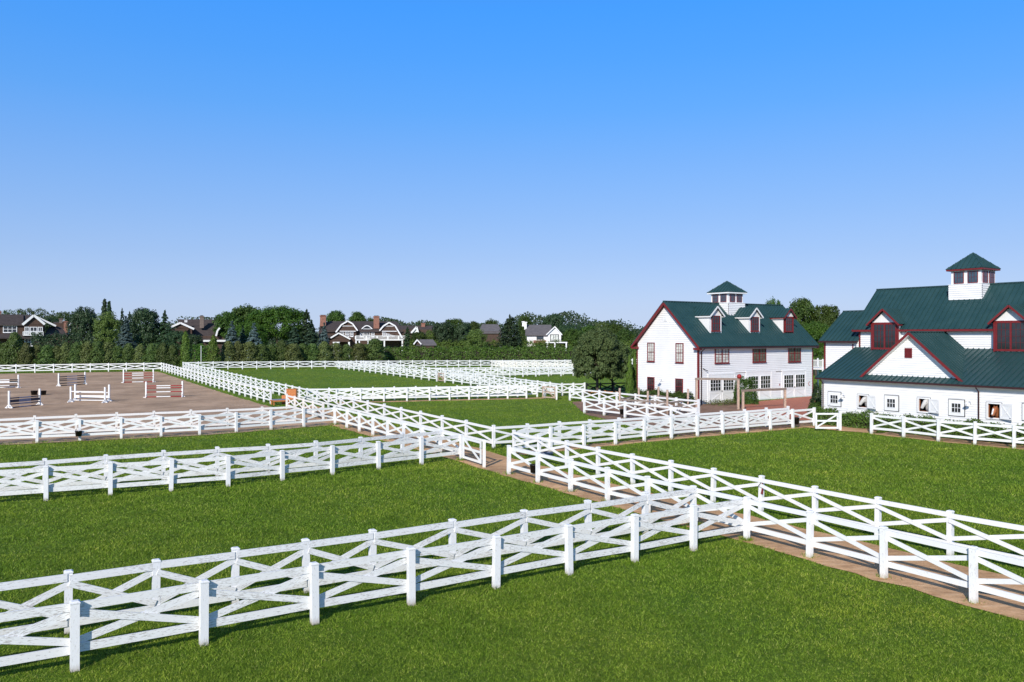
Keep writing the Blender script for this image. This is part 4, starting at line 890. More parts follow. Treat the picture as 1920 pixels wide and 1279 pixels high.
def hedge(label, A, B_, wd, h, mat, dens, leaf, lump=.1, cat='hedge', top_lump=.05, stuffseed=0, name='hedge'):
    A = Vector(A[:2]); B_ = Vector(B_[:2]); d = B_-A; L = d.length; u = d.normalized(); nr = Vector((-u.y, u.x)); n = int(L*dens)
    g = np.random.default_rng(77+stuffseed); s = g.uniform(0, L, n); t = g.uniform(0, 1, n); f = h/(h*2+wd); face = g.uniform(0, 1, n)
    off = np.where(face < f, -wd/2, np.where(face < 2*f, wd/2, g.uniform(-wd/2, wd/2, n))); z = np.where(face < 2*f, t*h, h)
    lm = lump*(np.sin(s*2.1)+np.sin(s*3.7+z*2)+np.sin(z*4+s))*.5
    off2 = off*(1+lm/max(wd, .1)*2)-np.sign(off)*.35*(z/h)**3*wd*.3; z2 = z*(1+top_lump*(np.sin(s*1.7)+np.sin(s*4.3+1)))+g.normal(0, leaf*.5, n)
    jit = g.normal(0, leaf*.6, (n, 3)); X = u.x*s+nr.x*off2; Y = u.y*s+nr.y*off2; P = np.stack([X, Y, np.clip(z2, 0, None)], 1)+jit
    N = np.where((face < 2*f)[:, None], np.stack([nr.x*np.sign(off), nr.y*np.sign(off), np.full(n, .35)], 1), np.array([0, 0, 1.0])); N = unit(N+g.normal(size=(n, 3))*.5)
    e = empty(name, (A.x, A.y, terr(A.x, A.y)), label=label, cat=cat)
    inst('foliage', leaf_obj_mesh('foliage', P, N, leaf*g.uniform(.6, 1.4, n), mat), e)
    b = MB(); nb_ = max(2, int(L/1.2))
    for i in range(nb_): s_ = L*(i+.5)/nb_; b.tube([(u.x*s_, u.y*s_, -.1), (u.x*s_, u.y*s_, h*.7)], [.05, .02], M['bark'], 5)
    b.bar((u.x*.3, u.y*.3, h*.42), (u.x*(L-.3), u.y*(L-.3), h*.42), wd*.55, h*.75, M['stall_dark']); b.build('stems_dark_core', e); return e  # near-black core bar stands in for the shade between the leaves
a, b = gpd(715, 168), gpd(1230, 180)
hedge('long clipped bright green hedge behind the distant paddock fence', a, b, 2.2, zat(653, 172)-a.z, M['hedge_leaf'], 560, .24, .5, top_lump=.05)
a, b = gpd(770, 182), gpd(1250, 192)
hedge('long dark-tipped arborvitae hedge standing behind the clipped hedge', a, b, 2.0, zat(642, 186)-a.z, M['arbor'], 420, .28, .3, stuffseed=2, top_lump=.05)
a, b = gpd(60, 172), gpd(146, 176)
hedge('dark clipped tall hedge in front of the leftmost shingled house', a, b, 3.0, zat(630, 173)-a.z, M['leaf_dark'], 520, .32, .25, stuffseed=3)
a, b = gpd(362, 168), gpd(392, 170)
hedge('short bright hedge seen through the gap between two shrubs', a, b, 1.5, zat(649, 168)-a.z, M['hedge_leaf'], 500, .25, .1, stuffseed=4)
# near round trees
TR['near'] = crown_broad(70, M['leaf_near'], 640, 100, .027, .47, .44, .50, lump=.12, rc0=.062); CONW['near'] = .50
TR['near2'] = crown_broad(71, M['leaf_near'], 460, 80, .034, .47, .44, .50, lump=.2, rc0=.07); CONW['near2'] = .50
tree('near', 1121, 607, 51, 0, 'large round grey-green tree left of the red-trimmed house', 'round_tree', gp(1120, 741))
tree('near2', 1154, 630, 37, 0, 'smaller round grey-green tree between the large one and the narrow evergreens', 'round_tree', gp(1148, 739))
def shrub(px, py, top, hw, k, label, name='shrub', Y=None):
    p = gp(px, py) if Y is None else gpd(px, Y); H = zat(top, p.y)-p.z; w_ = hw*p.y/FP/.36; e = empty(name, p, random.uniform(0, 6), label=label, cat='shrub')
    o = inst('foliage', SH[k], e); o.scale = (w_, w_, H); o = inst('trunk', TK['s'], e); o.scale = (H, H, H*.8)
shrub(1180, 741, 668, 11, 3, 'taller narrow evergreen column beside the gable wall', 'arborvitae'); shrub(1190, 738, 662, 9, 3, 'narrow evergreen column tight against the gable corner', 'arborvitae')
# bushes of small leaves near the buildings
def bush(p, r, h, mat, label, n=3500, leaf=.09, name='bush', cat='bush'):
    g = np.random.default_rng(int(abs(p.x*31+p.y*7))); d = unit(g.normal(size=(n, 3))); d[:, 2] = np.abs(d[:, 2]); lm = 1+.14*(np.sin(d[:, 0]*6+p.x)+np.sin(d[:, 1]*7+d[:, 2]*5)); s = g.uniform(.5, 1, n)**.3
    P = d*(lm*s)[:, None]*np.array([r, r, h]); P[:, 2] = np.maximum(P[:, 2], .02); N = unit(d+g.normal(size=(n, 3))*.5)
    e = empty(name, p, label=label, cat=cat); inst('foliage', leaf_obj_mesh('foliage', P, N, leaf*g.uniform(.6, 1.4, n), mat), e)
    b = MB(); 
    for k in range(5): a = k*1.3; b.tube([(0,0,-.05),(math.cos(a)*r*.4, math.sin(a)*r*.4, h*.6)], [.03, .01], M['bark'], 5)
    b.build('stem', e)
def w2(x, y, F=None): v = B2w.o+B2.x*x+B2.y*y; return Vector((v.x, v.y, 0))
def w1(x, y): v = B1.o+B1.x*x+B1.y*y; return Vector((v.x, v.y, 0))
u, _ = B1.hit(1397, 700, y=-2.0); bush(w1(u, -2.0), 1.25, 2.75, M['leaf_mid'], 'tall dense green bush in front of the garage doors', 6000, .13)
bush(gpd(1534, 72), .75, 2.3, M['leaf_dark'], 'tall dark bush in the gap between the two white buildings', 4000, .13)
bush(gpd(1534, 66), .8, 1.5, M['leaf_mid'], 'rounded green bush at the left corner of the stable', 3500, .12)
hedge('low green hedge along the foot of the stable wall', w2(.0, -1.0), w2(22, -1.0), 1.0, 1.0, M['hedge_leaf'], 1100, .12, .1, stuffseed=5, top_lump=.12)
hedge('leafy low hedge along the foot of the gable wall of the red-trimmed house', w1(-1.0, .2), w1(-1.0, 8.4), .9, .95, M['leaf_mid'], 1300, .13, .12, stuffseed=6, top_lump=.12)
for i in range(5):
    p = gp(1108+i*10, 742+i*.3); P = np.array([[random.gauss(0, .5), random.gauss(0, .3), random.uniform(.25, .55)] for _ in range(70)]); N = unit(RNG.normal(size=(70, 3))+np.array([0, -.4, .8]))
    e = empty('flower_clump', p, label='%s clump of orange flowers from the left in the bed below the round trees' % ordinal(i), cat='flowers', group='orange flower clumps below the round trees')
    inst('blossoms', leaf_obj_mesh('blossoms', P, N, RNG.uniform(.08, .16, 70), M['flower']), e)
    P = np.array([[random.gauss(0, .5), random.gauss(0, .35), random.uniform(.0, .4)] for _ in range(400)]); N = unit(RNG.normal(size=(400, 3))+np.array([0, -.4, .8])); inst('leaves', leaf_obj_mesh('leaves', P, N, RNG.uniform(.08, .2, 400), M['leaf_mid']), e)
# dry weeds by the first garage door
nW = 900; P = np.zeros((nW, 3)); uu = RNG.uniform(.3, 5.4, nW); vv = -RNG.uniform(.2, 2.4, nW)
P[:, 0] = B1.o.x+B1.x.x*uu+B1.y.x*vv; P[:, 1] = B1.o.y+B1.x.y*uu+B1.y.y*vv; P[:, 2] = RNG.uniform(.02, .45, nW)
o = inst('weeds', leaf_obj_mesh('weeds', P, unit(RNG.normal(size=(nW, 3))+np.array([0, -1, 0])), RNG.uniform(.1, .3, nW), M['shrub_olive'], .25)); setp(o, 'scruffy dry weeds in front of the first garage door', 'weeds', kind='stuff')

# ------------------------------------------------------------------ timber pen, frames, buckets
pts = [(1162,773,728),(1197.8,765,727),(1214.7,772,733),(1234.7,765,725.5),(1251.3,781,731),(1290,776,729)]
e = empty('timber_pen', gp(1230, 772), label='open pen of brown timber posts and grey rails left of the garage', cat='pen'); W0 = e.location
PP = []
for px, py, top in pts:
    p = gp(px, py); PP.append(p); b = MB(); h = zat(top, p.y); q = p-W0; b.tube([(q.x, q.y, -.1), (q.x, q.y, h)], .095, M['rawwood'], 9); b.build('post', e, True)
for i, j in ((0,1),(1,3),(3,5),(0,4),(4,5)):
    for z in (.75, 1.15):
        b = MB(); b.bar(PP[i]-W0+Vector((0,0,z)), PP[j]-W0+Vector((0,0,z)), .06, .14, M['grey_wood']); b.build('rail', e)
def portal(label, pl, pr, tl, tr, extra=None):
    a = gp(*pl); b_ = gp(*pr); za, zb = zat(tl, a.y), zat(tr, b_.y); e = empty('timber_portal', a, label=label, cat='timber portal'); d = b_-a
    for q, z in ((Vector((0,0,0)), za), (d, zb)):
        b = MB(); b.box(q.x-.10, q.x+.10, q.y-.10, q.y+.10, -.1, z-.11, M['rawwood']); b.build('post', e)
    b = MB(); u = d.normalized(); b.bar(Vector((0,0,za))-u*.15, d+Vector((0,0,zb))+u*.15, .14, .2, M['grey_wood']); b.build('beam', e)
    if extra:
        b = MB(); c = d+Vector((0,0,zb+.25))+u*.1; b.tube([c+Vector((0,0,-.22)), c+Vector((0,0,-.14)), c, c+Vector((0,0,.14)), c+Vector((0,0,.22))], [.05, .18, .24, .18, .05], M['jred'], 12); b.build('ball', e, True)
portal('tall timber frame with a red ball on its right post before the garage', (1306,766), (1384,768), 710.5, 711, True)
portal('lower brown timber frame standing right of the red ball post', (1393,770), (1471.7,765), 732.5, 729.5)
def bucket(p, r, h, label, handle=True):
    e = MB(); n = 18; R = [r*.78, r*.98, r*1.03, r*1.06, r*.97, r*.80]; Z = [0, h*.93, h*.93, h, h, .03]
    vs = []; fs = []
    for rr, zz in zip(R, Z): vs += [(rr*math.cos(2*PI*k/n), rr*math.sin(2*PI*k/n), zz) for k in range(n)]
    for i in range(len(R)-1):
        for k in range(n): fs.append((i*n+k, i*n+(k+1) % n, (i+1)*n+(k+1) % n, (i+1)*n+k))
    fs.append(tuple(range(n))); fs.append(tuple((len(R)-1)*n+k for k in range(n))); e.add(vs, fs, M['bucket']); o = e.build('bucket', None, True); o.location = p; setp(o, label, 'bucket')
    if handle: q = MB(); q.tube([(r*math.cos(t), .0, h+r*.9*math.sin(t)) for t in [PI*i/8 for i in range(9)]], .008, M['metal'], 5); q.build('handle', o)
    return o
def bucket_on(fid, i, side, label, r=.19, h=.32, z=.42):
    p = FW[fid][i]; d = FW[fid][min(i+1, len(FW[fid])-1)]-FW[fid][max(0, i-1)]; d.z = 0; d.normalize(); nr = Vector((d.y, -d.x, 0))
    return bucket(p+nr*side+Vector((0, 0, z))-d*.05, r, h, label)
bucket_on('N1f', 3, .28, 'black bucket hung on the white fence in front of the arena', .22, .34, .35)
bucket(FW['L'][1]-((FW['L'][1]-FW['L'][0]).normalized()*.33)+Vector((0,0,.42)), .2, .38, 'black bucket hung beside the second post of the dirt lane fence')
bucket(FW['K'][2]-((FW['K'][2]-FW['K'][1]).normalized()*.32)+Vector((0,0,.3)), .24, .45, 'black tub on the white fence before the timber pen')
bucket(FW['P1f'][10]+((FW['P1f'][11]-FW['P1f'][10]).normalized()*.36)+Vector((0,0,.28)), .24, .5, 'black tub at the fence corner near the stable gate')
bucket(gp(64, 741), .36, .5, 'left one of two black tubs in the sandy arena', False); bucket(gp(80.5, 741), .36, .5, 'right one of two black tubs in the sandy arena', False)
b = MB(); p = gp(1013, 853); b.poly_prism([(-.7,-.2,.05),(.5,-.35,.05),(.75,.1,.05),(.1,.4,.05),(-.6,.3,.05)], (0,0,.12), M['jgrey']); b.poly_prism([(-.4,-.1,.17),(.4,-.15,.17),(.3,.2,.17),(-.3,.2,.17)], (0,0,.08), M['jnavy'])
o = b.build('tarpaulin'); o.location = p; setp(o, 'crumpled blue-grey tarpaulin on the ground behind the lane fence', 'tarpaulin')

p = FW['R'][7]; b = MB(); b.tube([(0,-.14,1.25),(.02,-.15,1.0),(-.01,-.15,.78)], [.02,.03,.045], M['red'], 6); b.tube([(0,-.14,1.25),(-.16,-.14,1.05)], .012, M['black'], 5)
o = b.build('halter_strap'); o.location = p; setp(o, 'dark red halter strap hanging on a post of the far lane fence', 'halter')
# cedar bench and box at the arena entrance
p = gp(523, 759); e = empty('cedar_lounger', p, .55, label='low cedar bench with a grey-blue pad at the arena entrance', cat='bench')
b = MB()
for i in range(5): b.box(-.7, 1.0, -.5+i*.21, -.32+i*.21, .42, .47, M['cedar'])
b.box(-.72, 1.02, -.53, -.501, .34, .47, M['cedar']); b.box(-.72, 1.02, .53, .56, .34, .47, M['cedar']); b.build('seat', e)
for x_, y_ in ((-.6,-.4),(.9,-.4),(-.6,.45),(.9,.45)): b = MB(); b.box(x_-.05, x_+.05, y_-.05, y_+.05, 0, .42, M['cedar']); b.build('leg', e)
b = MB(); b.box(-.6, .7, -.4, .4, .471, .55, M['jgrey']); b.build('pad', e)
p = gp(547.5, 757); e = empty('cedar_cabinet', p, -.1, label='upright orange cedar cabinet between the bench and the white fence', cat='cabinet')
b = MB(); b.box(-.5, .5, -.2, .2, .42, 1.45, M['cedar']); b.box(-.54, .54, -.24, .24, 1.452, 1.5, M['cedar'])
for i in range(4): b.box(-.46, .46, -.225, -.202, .48+i*.24, .69+i*.24, M['cedar'])
b.build('body', e); b = MB(); b.box(-.95, -.55, -.3, .2, .0, .85, M['cedar']); b.build('armrest', e)
for x_ in (-.42, .42): b = MB(); b.box(x_-.05, x_+.05, -.15, .15, 0, .42, M['cedar']); b.build('leg', e)

# ------------------------------------------------------------------ jumps
def jump(label, bl, br, poles, cA, cB, h=1.65, wing=True, group='show jumps in the arena'):
    a = gp(*bl); b_ = gp(*br); e = empty('horse_jump', a, label=label, cat='jump', group=group); d = b_-a; u = d.copy(); u.z = 0; u.normalize(); nr = Vector((-u.y, u.x, 0))
    for q in (Vector((0,0,0)), d):
        s = MB(); s.box(q.x-.07, q.x+.07, q.y-.07, q.y+.07, q.z+.08, q.z+h, M['trim']); o = s.build('jump_standard', e)
        f = MB(); f.bar(q-nr*.45+Vector((0,0,.05)), q+nr*.45+Vector((0,0,.05)), .1, .1, M['trim'])
        f.bar(q-u*.28+Vector((0,0,.055)), q+u*.28+Vector((0,0,.055)), .1, .09, M['trim'])
        for sg in (-1, 1): f.bar(q+nr*sg*.38+Vector((0,0,.08)), q+Vector((0,0,.42)), .05, .06, M['trim'])
        f.build('foot', o)
    for kind, z in poles:
        s = MB(); r = .055; A = Vector((0,0,z))+u*.06; B_ = d-u*.06+Vector((0,0,z)); off = nr*-.1
        cuts = [0, .28, .68, 1] if kind != 'w' else [0, 1]
        for i in range(len(cuts)-1):
            m = (cA if i != 1 else cB) if kind != 'w' else M['trim']
            P0_, P1_ = A.lerp(B_, cuts[i])+off, A.lerp(B_, cuts[i+1])+off
            if kind == 'k': s.bar(P0_, P1_, .04, .26, m)
            else: s.tube([P0_, P1_], r, m, 8)
        s.build('plank' if kind == 'k' else 'pole', e)
T_ = M['trim']
jump('white, grey and green jump cut off by the left edge of the picture', (-16,729), (34.4,727.5), [('p',1.05),('w',.7),('k',.78),('p',.35)], M['jblack'], T_)
jump('navy and grey jump nearest the front left of the arena', (17,766), (74.4,760.5), [('p',.95),('k',.68),('p',.40),('p',.07)], M['jnavy'], M['jgrey'])
jump('black and grey jump at the back left of the arena', (110,724.5), (159.4,721), [('p',1.2),('p',.92),('p',.72),('p',.35),('p',.08)], M['jblack'], M['jgrey'])
jump('plain white jump, front half of the double in the arena centre', (132.7,754.5), (197,755.6), [('w',1.12)], T_, T_, 1.6)
jump('plain white jump, rear half of the double in the arena centre', (141,752.3), (204.6,753), [('w',.92),('k',.5),('w',.12)], T_, T_, 1.75)
jump('red and white jump at the back right of the arena', (231.7,718), (287.5,717), [('p',1.28),('p',1.0),('p',.62),('p',.1)], M['jred'], T_, 1.8)
jump('red and white jump at the front right of the arena', (274,746), (342,744.6), [('p',1.28),('p',1.05),('p',.62),('p',.1)], M['jred'], T_, 1.75)
a, b_ = gp(-8, 728.5), gp(29, 726.5); e = MB(); e.tube([a+Vector((0,0,.08)), b_+Vector((0,0,.08))], .06, T_); o = e.build('ground_pole', None, True); setp(o, 'white pole lying on the sand at the left edge of the picture', 'pole')

# ------------------------------------------------------------------ distant houses (fronts face the paddocks)
class House:
    def __init__(s, name, px, Y, label, cat='house'):
        s.Y = Y; s.cx = (px-CX)/FP*Y; s.z = terr(s.cx, Y); s.a = math.atan2(-s.cx, Y); s.F = Frame(s.cx, Y, s.a); s.e = empty(name, (s.cx, Y, 0), s.a, label=label, cat=cat)
    def X(s, px, d=0): return s.F.hit(px, 630, y=d)[0]
    def Z(s, py, d=0): return zat(py, s.Y+d*math.cos(s.a))
    def wall(s, x0, x1, y0, y1, m, d0=0, d1=10, name='wall'):
        b = MB(); b.box(s.X(x0, d0), s.X(x1, d0), d0, d1, max(s.z-.2, s.Z(y1, d0)) if y1 < 690 else s.z-.2, s.Z(y0, d0), m); return b.build(name, s.e)
    def win(s, x0, x1, y0, y1, n=1, d=0, fm=None, g=None, ny=2):
        w = s.X(x1, d)-s.X(x0, d); h = s.Z(y0, d)-s.Z(y1, d); return window(s.e, ((s.X(x0, d)+s.X(x1, d))/2, d-.01, s.Z(y1, d)), 0, w, h, n, ny, fm or M['trim'], g or M['glass'], .14, .09, .10, False)
    def eave_roof(s, x0, x1, yr, ye, m, d0=-.6, run=5, inset=0, back=True):
        b = MB(); q = [(s.X(x0, d0), d0, s.Z(ye, d0)), (s.X(x1, d0), d0, s.Z(ye, d0)), (s.X(x1-inset, run), run, s.Z(yr, run)), (s.X(x0+inset, run), run, s.Z(yr, run))]
        b.poly_prism(q, (0, .0, -.25), m)
        if back: k = [(v[0], 2*run-v[1]+.6, v[2]) for v in q[:2]]; b.poly_prism([k[1], k[0], q[3], q[2]], (0, 0, -.25), m)
        if inset and back:
            b.add([q[0], k[0], q[3]], [(0,1,2)], m); b.add([q[1], q[2], k[1]], [(0,1,2)], m)
        return b.build('roof', s.e)
    def gable(s, pts, m, wallm, d0=-.4, d1=9, trim=M['trim'], tw=.35, band=None):
        P = [(s.X(x, d0), s.Z(y, d0)) for x, y in pts]; b = MB()
        for (x0, z0), (x1, z1) in zip(P[:-1], P[1:]): b.poly_prism([(x0,d0,z0),(x1,d0,z1),(x1,d1,z1),(x0,d1,z0)], (0,0,.22), m)
        r = b.build('roof', s.e); b = MB(); b.poly_prism([(x, d0+.35, z-.02) for x, z in P], (0,.2,0), wallm); b.build('gable_wall', s.e)
        b = MB()
        for (x0, z0), (x1, z1) in zip(P[:-1], P[1:]): b.bar((x0,d0-.05,z0-.02),(x1,d0-.05,z1-.02),.12,tw,trim)
        b.build('rake_board', s.e)
    def chimney(s, x0, x1, y0, y1, m, d=3):
        b = MB(); a, c = s.X(x0, d), s.X(x1, d); w = c-a; z0, z1 = s.Z(y1, d), s.Z(y0, d); b.box(a, c, d, d+w, z0, z1-.3, m); b.box(a-.12, c+.12, d-.12, d+w+.12, z1-.3, z1-.08, m); b.box(a+.1, c-.1, d+.1, d+w-.1, z1-.08, z1+.1, M['stall_dark']); b.build('chimney', s.e)
# leftmost shingle house
h = House('shingle_house', 60, 185, 'brown shingled house with a white gable and balcony at the left edge of the picture')
h.wall(-30, 84, 608, 700, M['shake'], 0, 9); h.wall(84, 124, 629, 700, M['shake'], 0, 6); h.eave_roof(-40, 44, 590, 609, M['shingle'], -.5, 4.5); h.eave_roof(30, 62, 591, 608, M['shingle'], 1, 5)
h.gable([(42,609),(63.5,591),(84,608)], M['shingle'], M['shake'], -1.6, 8, tw=.5); h.wall(45, 81, 607.5, 630, M['shake'], -1.2, 0)
h.gable([(64,592),(105,611)], M['shingle'], M['shake'], 1.5, 9, tw=.4); h.eave_roof(82, 127, 612, 629, M['shingle'], -.3, 3.5, 12)
h.win(5.5,32,611,624,3); h.win(46,55,613,629,2,-1.2); h.win(56,70,613,629,2,-1.2); h.win(71,80,613,629,2,-1.2); h.win(17,28,634,649,2,-.9); h.win(46,70,634,649,4,-.9); h.win(-8,-1,611,624,2)
b = MB(); b.box(h.X(43), h.X(82), -2.3, -1.3, h.Z(629.5), h.Z(628.5), M['trim']); b.build('balcony_floor', h.e)
b = MB(); b.box(h.X(43), h.X(81), -2.28, -2.2, h.Z(622.5), h.Z(621.7), M['trim'])
for i in range(30): xx = h.X(43)+(h.X(81)-h.X(43))*i/29; b.box(xx-.04, xx+.04, -2.27, -2.21, h.Z(628.5), h.Z(622.5), M['trim'])
b.build('railing', h.e); h.eave_roof(-30, 66, 626, 633, M['shingle'], -2.2, 0, back=False); h.chimney(-3, 2, 584, 600, M['chimney'], 5)
h = House('brick_chimney_house', 118, 215, 'partly hidden house with an orange brick chimney and white dormer behind the leftmost house')
h.wall(104, 146, 606, 700, M['shake'], 0, 8); h.eave_roof(100, 135, 604, 616, M['shingle'], -.4, 4); h.chimney(119.5,127,602,624,M['chimney'],-1.2); h.chimney(111,117,597,607,M['chimney_grey'],3); h.gable([(114,624),(122,617),(133,606)], M['shingle'], M['shake'], -.9, 2); h.win(125.5,132,617,626,2,-.6)
# grey-roofed house
h = House('grey_roof_house', 372, 195, 'low dark-roofed house with a stone chimney and shallow white gable')
h.wall(330, 425, 630, 700, M['shake'], 0, 12); h.eave_roof(328, 430, 599, 638, M['shingle'], -.6, 7, 6); h.gable([(320,613.5),(338,605.5),(364,617)], M['shingle'], M['shake'], -1.2, 6, tw=.45); h.wall(322, 360, 616, 700, M['shake'], -.8, 0)
h.chimney(374.5,382,592,615,M['chimney_grey'],2.2); h.gable([(405,630),(407.5,620),(412,614.5)], M['shingle'], M['shake'], -1.2, 4, tw=.4); h.wall(381, 426, 637.5, 641, M['trim'], -.9, -.5, 'fascia'); h.win(362,368,641,648,2,-.82); h.win(346,351,600,604,1,2.6)
# gambrel house
h = House('gambrel_house', 690, 200, 'large brown shingled house with two white-edged gambrel gables, eyebrow window and balcony')
h.wall(612, 757, 619, 700, M['shake'], 0, 11); h.eave_roof(606, 756, 602.5, 621, M['shingle'], -.5, 6, 12); h.eave_roof(597, 622, 604, 632, M['shingle'], -.9, 6, 3)
h.gable([(629.5,623),(640,609),(652,602),(661,607),(670.5,620)], M['shingle'], M['shake'], -1.8, 6, tw=.33); h.gable([(711.5,620),(719,611),(729.5,604.5),(741,611),(754,633.5)], M['shingle'], M['shake'], -1.8, 6, tw=.33)
h.wall(633, 668, 621.5, 700, M['shake'], -1.3, 0); h.wall(714, 749, 620.5, 700, M['shake'], -1.3, 0)
for a, b_ in ((637,667),(716,744)): h.wall(a, b_, 620.5, 621.8, M['trim'], -1.75, -1.3, 'fascia'); h.wall(a+4, b_-4, 611, 612, M['trim'], -1.6, -1.45, 'fascia')
h.win(639,645,622,631.5,2,-1.3); h.win(647,655,622,632,3,-1.3); h.win(657,662.5,622,631.5,2,-1.3); h.win(717,722.5,622.5,630.5,2,-1.3); h.win(724,732,622.5,630.5,3,-1.3); h.win(734,739.5,622.5,630.5,2,-1.3)
h.win(675,681,622,632,2); h.win(682,694,622,634.5,3); h.win(696,702,622,632,2)
b = MB(); q = [(h.X(678)+(h.X(698)-h.X(678))*i/12, h.Z(617.0)+math.sin(PI*i/12)*.85) for i in range(13)]
for i in range(12): b.bar((q[i][0],.2,q[i][1]), (q[i+1][0],.2,q[i+1][1]), .5, .22, M['trim'])
b.box(h.X(680), h.X(696), .15, .3, h.Z(617.3), h.Z(616.4), M['trim']); b.poly_prism([(x, .5, z) for x, z in q], (0,.1,0), M['glass']); b.poly_prism([(x, .6, z+.12) for x, z in q], (0,2.2,0), M['shingle']); b.build('eyebrow_window', h.e)
h.chimney(600,611,591.5,612,M['chimney'],2.5); h.chimney(700.5,711,592.5,616,M['chimney'],1)
b = MB(); b.box(h.X(667), h.X(764.5), -4.2, -1.9, h.Z(638.3), h.Z(636.3), M['trim']); b.build('balcony_floor', h.e); b = MB(); b.box(h.X(667), h.X(764.5), -4.2, -4.1, h.Z(630.2), h.Z(629.4), M['trim'])
for i in range(75): xx = h.X(667)+(h.X(764.3)-h.X(667))*i/74; w_ = .14 if i % 15 == 0 else .035; b.box(xx-w_, xx+w_, -4.18, -4.12, h.Z(636.3), h.Z(630.2), M['trim'])
b.build('railing', h.e)
for x_ in (668, 674, 690, 720, 753, 763): b = MB(); b.box(h.X(x_)-.17, h.X(x_)+.17, -4.1, -3.8, h.z, h.Z(638.5), M['trim']); b.build('porch_column', h.e)
h.gable([(620,633.5),(635,624.5),(657,636)], M['shingle'], M['shake'], -3.6, 0, tw=.32); h.wall(622, 655, 635, 641, M['shake'], -3.2, -1.4); h.wall(625, 637, 641, 644, M['trim'], -3.25, -3.0, 'fascia')
for x_ in (626.5, 635.5, 655): b = MB(); b.box(h.X(x_)-.2, h.X(x_)+.2, -3.4, -3.0, h.z, h.Z(641), M['trim']); b.build('porch_column', h.e)
# roof behind the gambrel house, shed, far roof
h = House('dormered_house', 785, 235, 'far brown-roofed house with a white dormer right of the gambrel house'); h.wall(745, 822, 618, 700, M['shake'], 0, 9); h.eave_roof(742, 826, 610.5, 625, M['shingle'], -.5, 5, 4); h.gable([(771,624),(781,613),(784,624)], M['shingle_grey'], M['trim'], -1.8, 3, tw=.5); h.chimney(790,797,605.5,613,M['chimney'],4)
h = House('garden_shed', 796, 178, 'small grey-roofed garden shed behind the arborvitae hedge', 'shed'); h.wall(778, 814, 645, 700, M['shake'], 0, 4); h.eave_roof(780, 819, 636.5, 646, M['shingle_grey'], -.3, 2.2, 7); h.gable([(775.5,645.5),(782,637),(790,645.5)], M['shingle_grey'], M['shake'], -.8, 2.2, tw=.25)
h = House('far_grey_house', 918, 225, 'grey roof showing between the pale tree and the broad dark conifer'); h.wall(900, 940, 622, 700, M['shake'], 0, 9); h.eave_roof(896, 942, 608, 624, M['shingle_grey'], -.4, 5, 8)
# white modern house
h = House('white_modern_house', 1020, 190, 'white house with a grey roof, dark-framed gable window and white pergola')
h.wall(988, 1052, 627, 700, M['trim'], 0, 8); h.eave_roof(985, 1034, 609, 627.5, M['shingle_grey'], -.5, 4.5); h.chimney(983,987.5,603,618,M['trim'],2.5); h.chimney(979,984.5,602,612,M['trim'],3)
h.gable([(1024,628),(1040.5,612.5),(1054,628)], M['shingle_grey'], M['trim'], -1.6, 6, tw=.22); h.wall(1027, 1052, 627, 700, M['trim'], -1.2, 0)
h.win(1006,1019,628,636,3,0,M['black'],M['glass_sky']); h.win(1031.5,1048,627,640,3,-1.2,M['black'],M['curtain'],1); h.win(1010,1018,645,650,3,0,M['black'],M['glass_sky'],1)
b = MB(); b.box(h.X(1022), h.X(1063), -3.4, -1.3, h.Z(643), h.Z(641), M['trim']); b.build('pergola_roof', h.e); h.eave_roof(1000, 1024, 638, 641.5, M['chimney'], -1.6, 0, back=False)
for x_ in (1026, 1040, 1061): b = MB(); b.box(h.X(x_)-.16, h.X(x_)+.16, -3.4, -3.1, h.z, h.Z(643), M['trim']); b.build('porch_column', h.e)
# lamp post in the gap
p = gpd(377, 160); b = MB(); b.tube([p+Vector((0,0,-.1)), p+Vector((0,0,zat(648,160)-p.z))], .06, M['trim']); o = b.build('white_pole'); setp(o, 'thin white pole in the gap between two upright evergreens', 'pole')

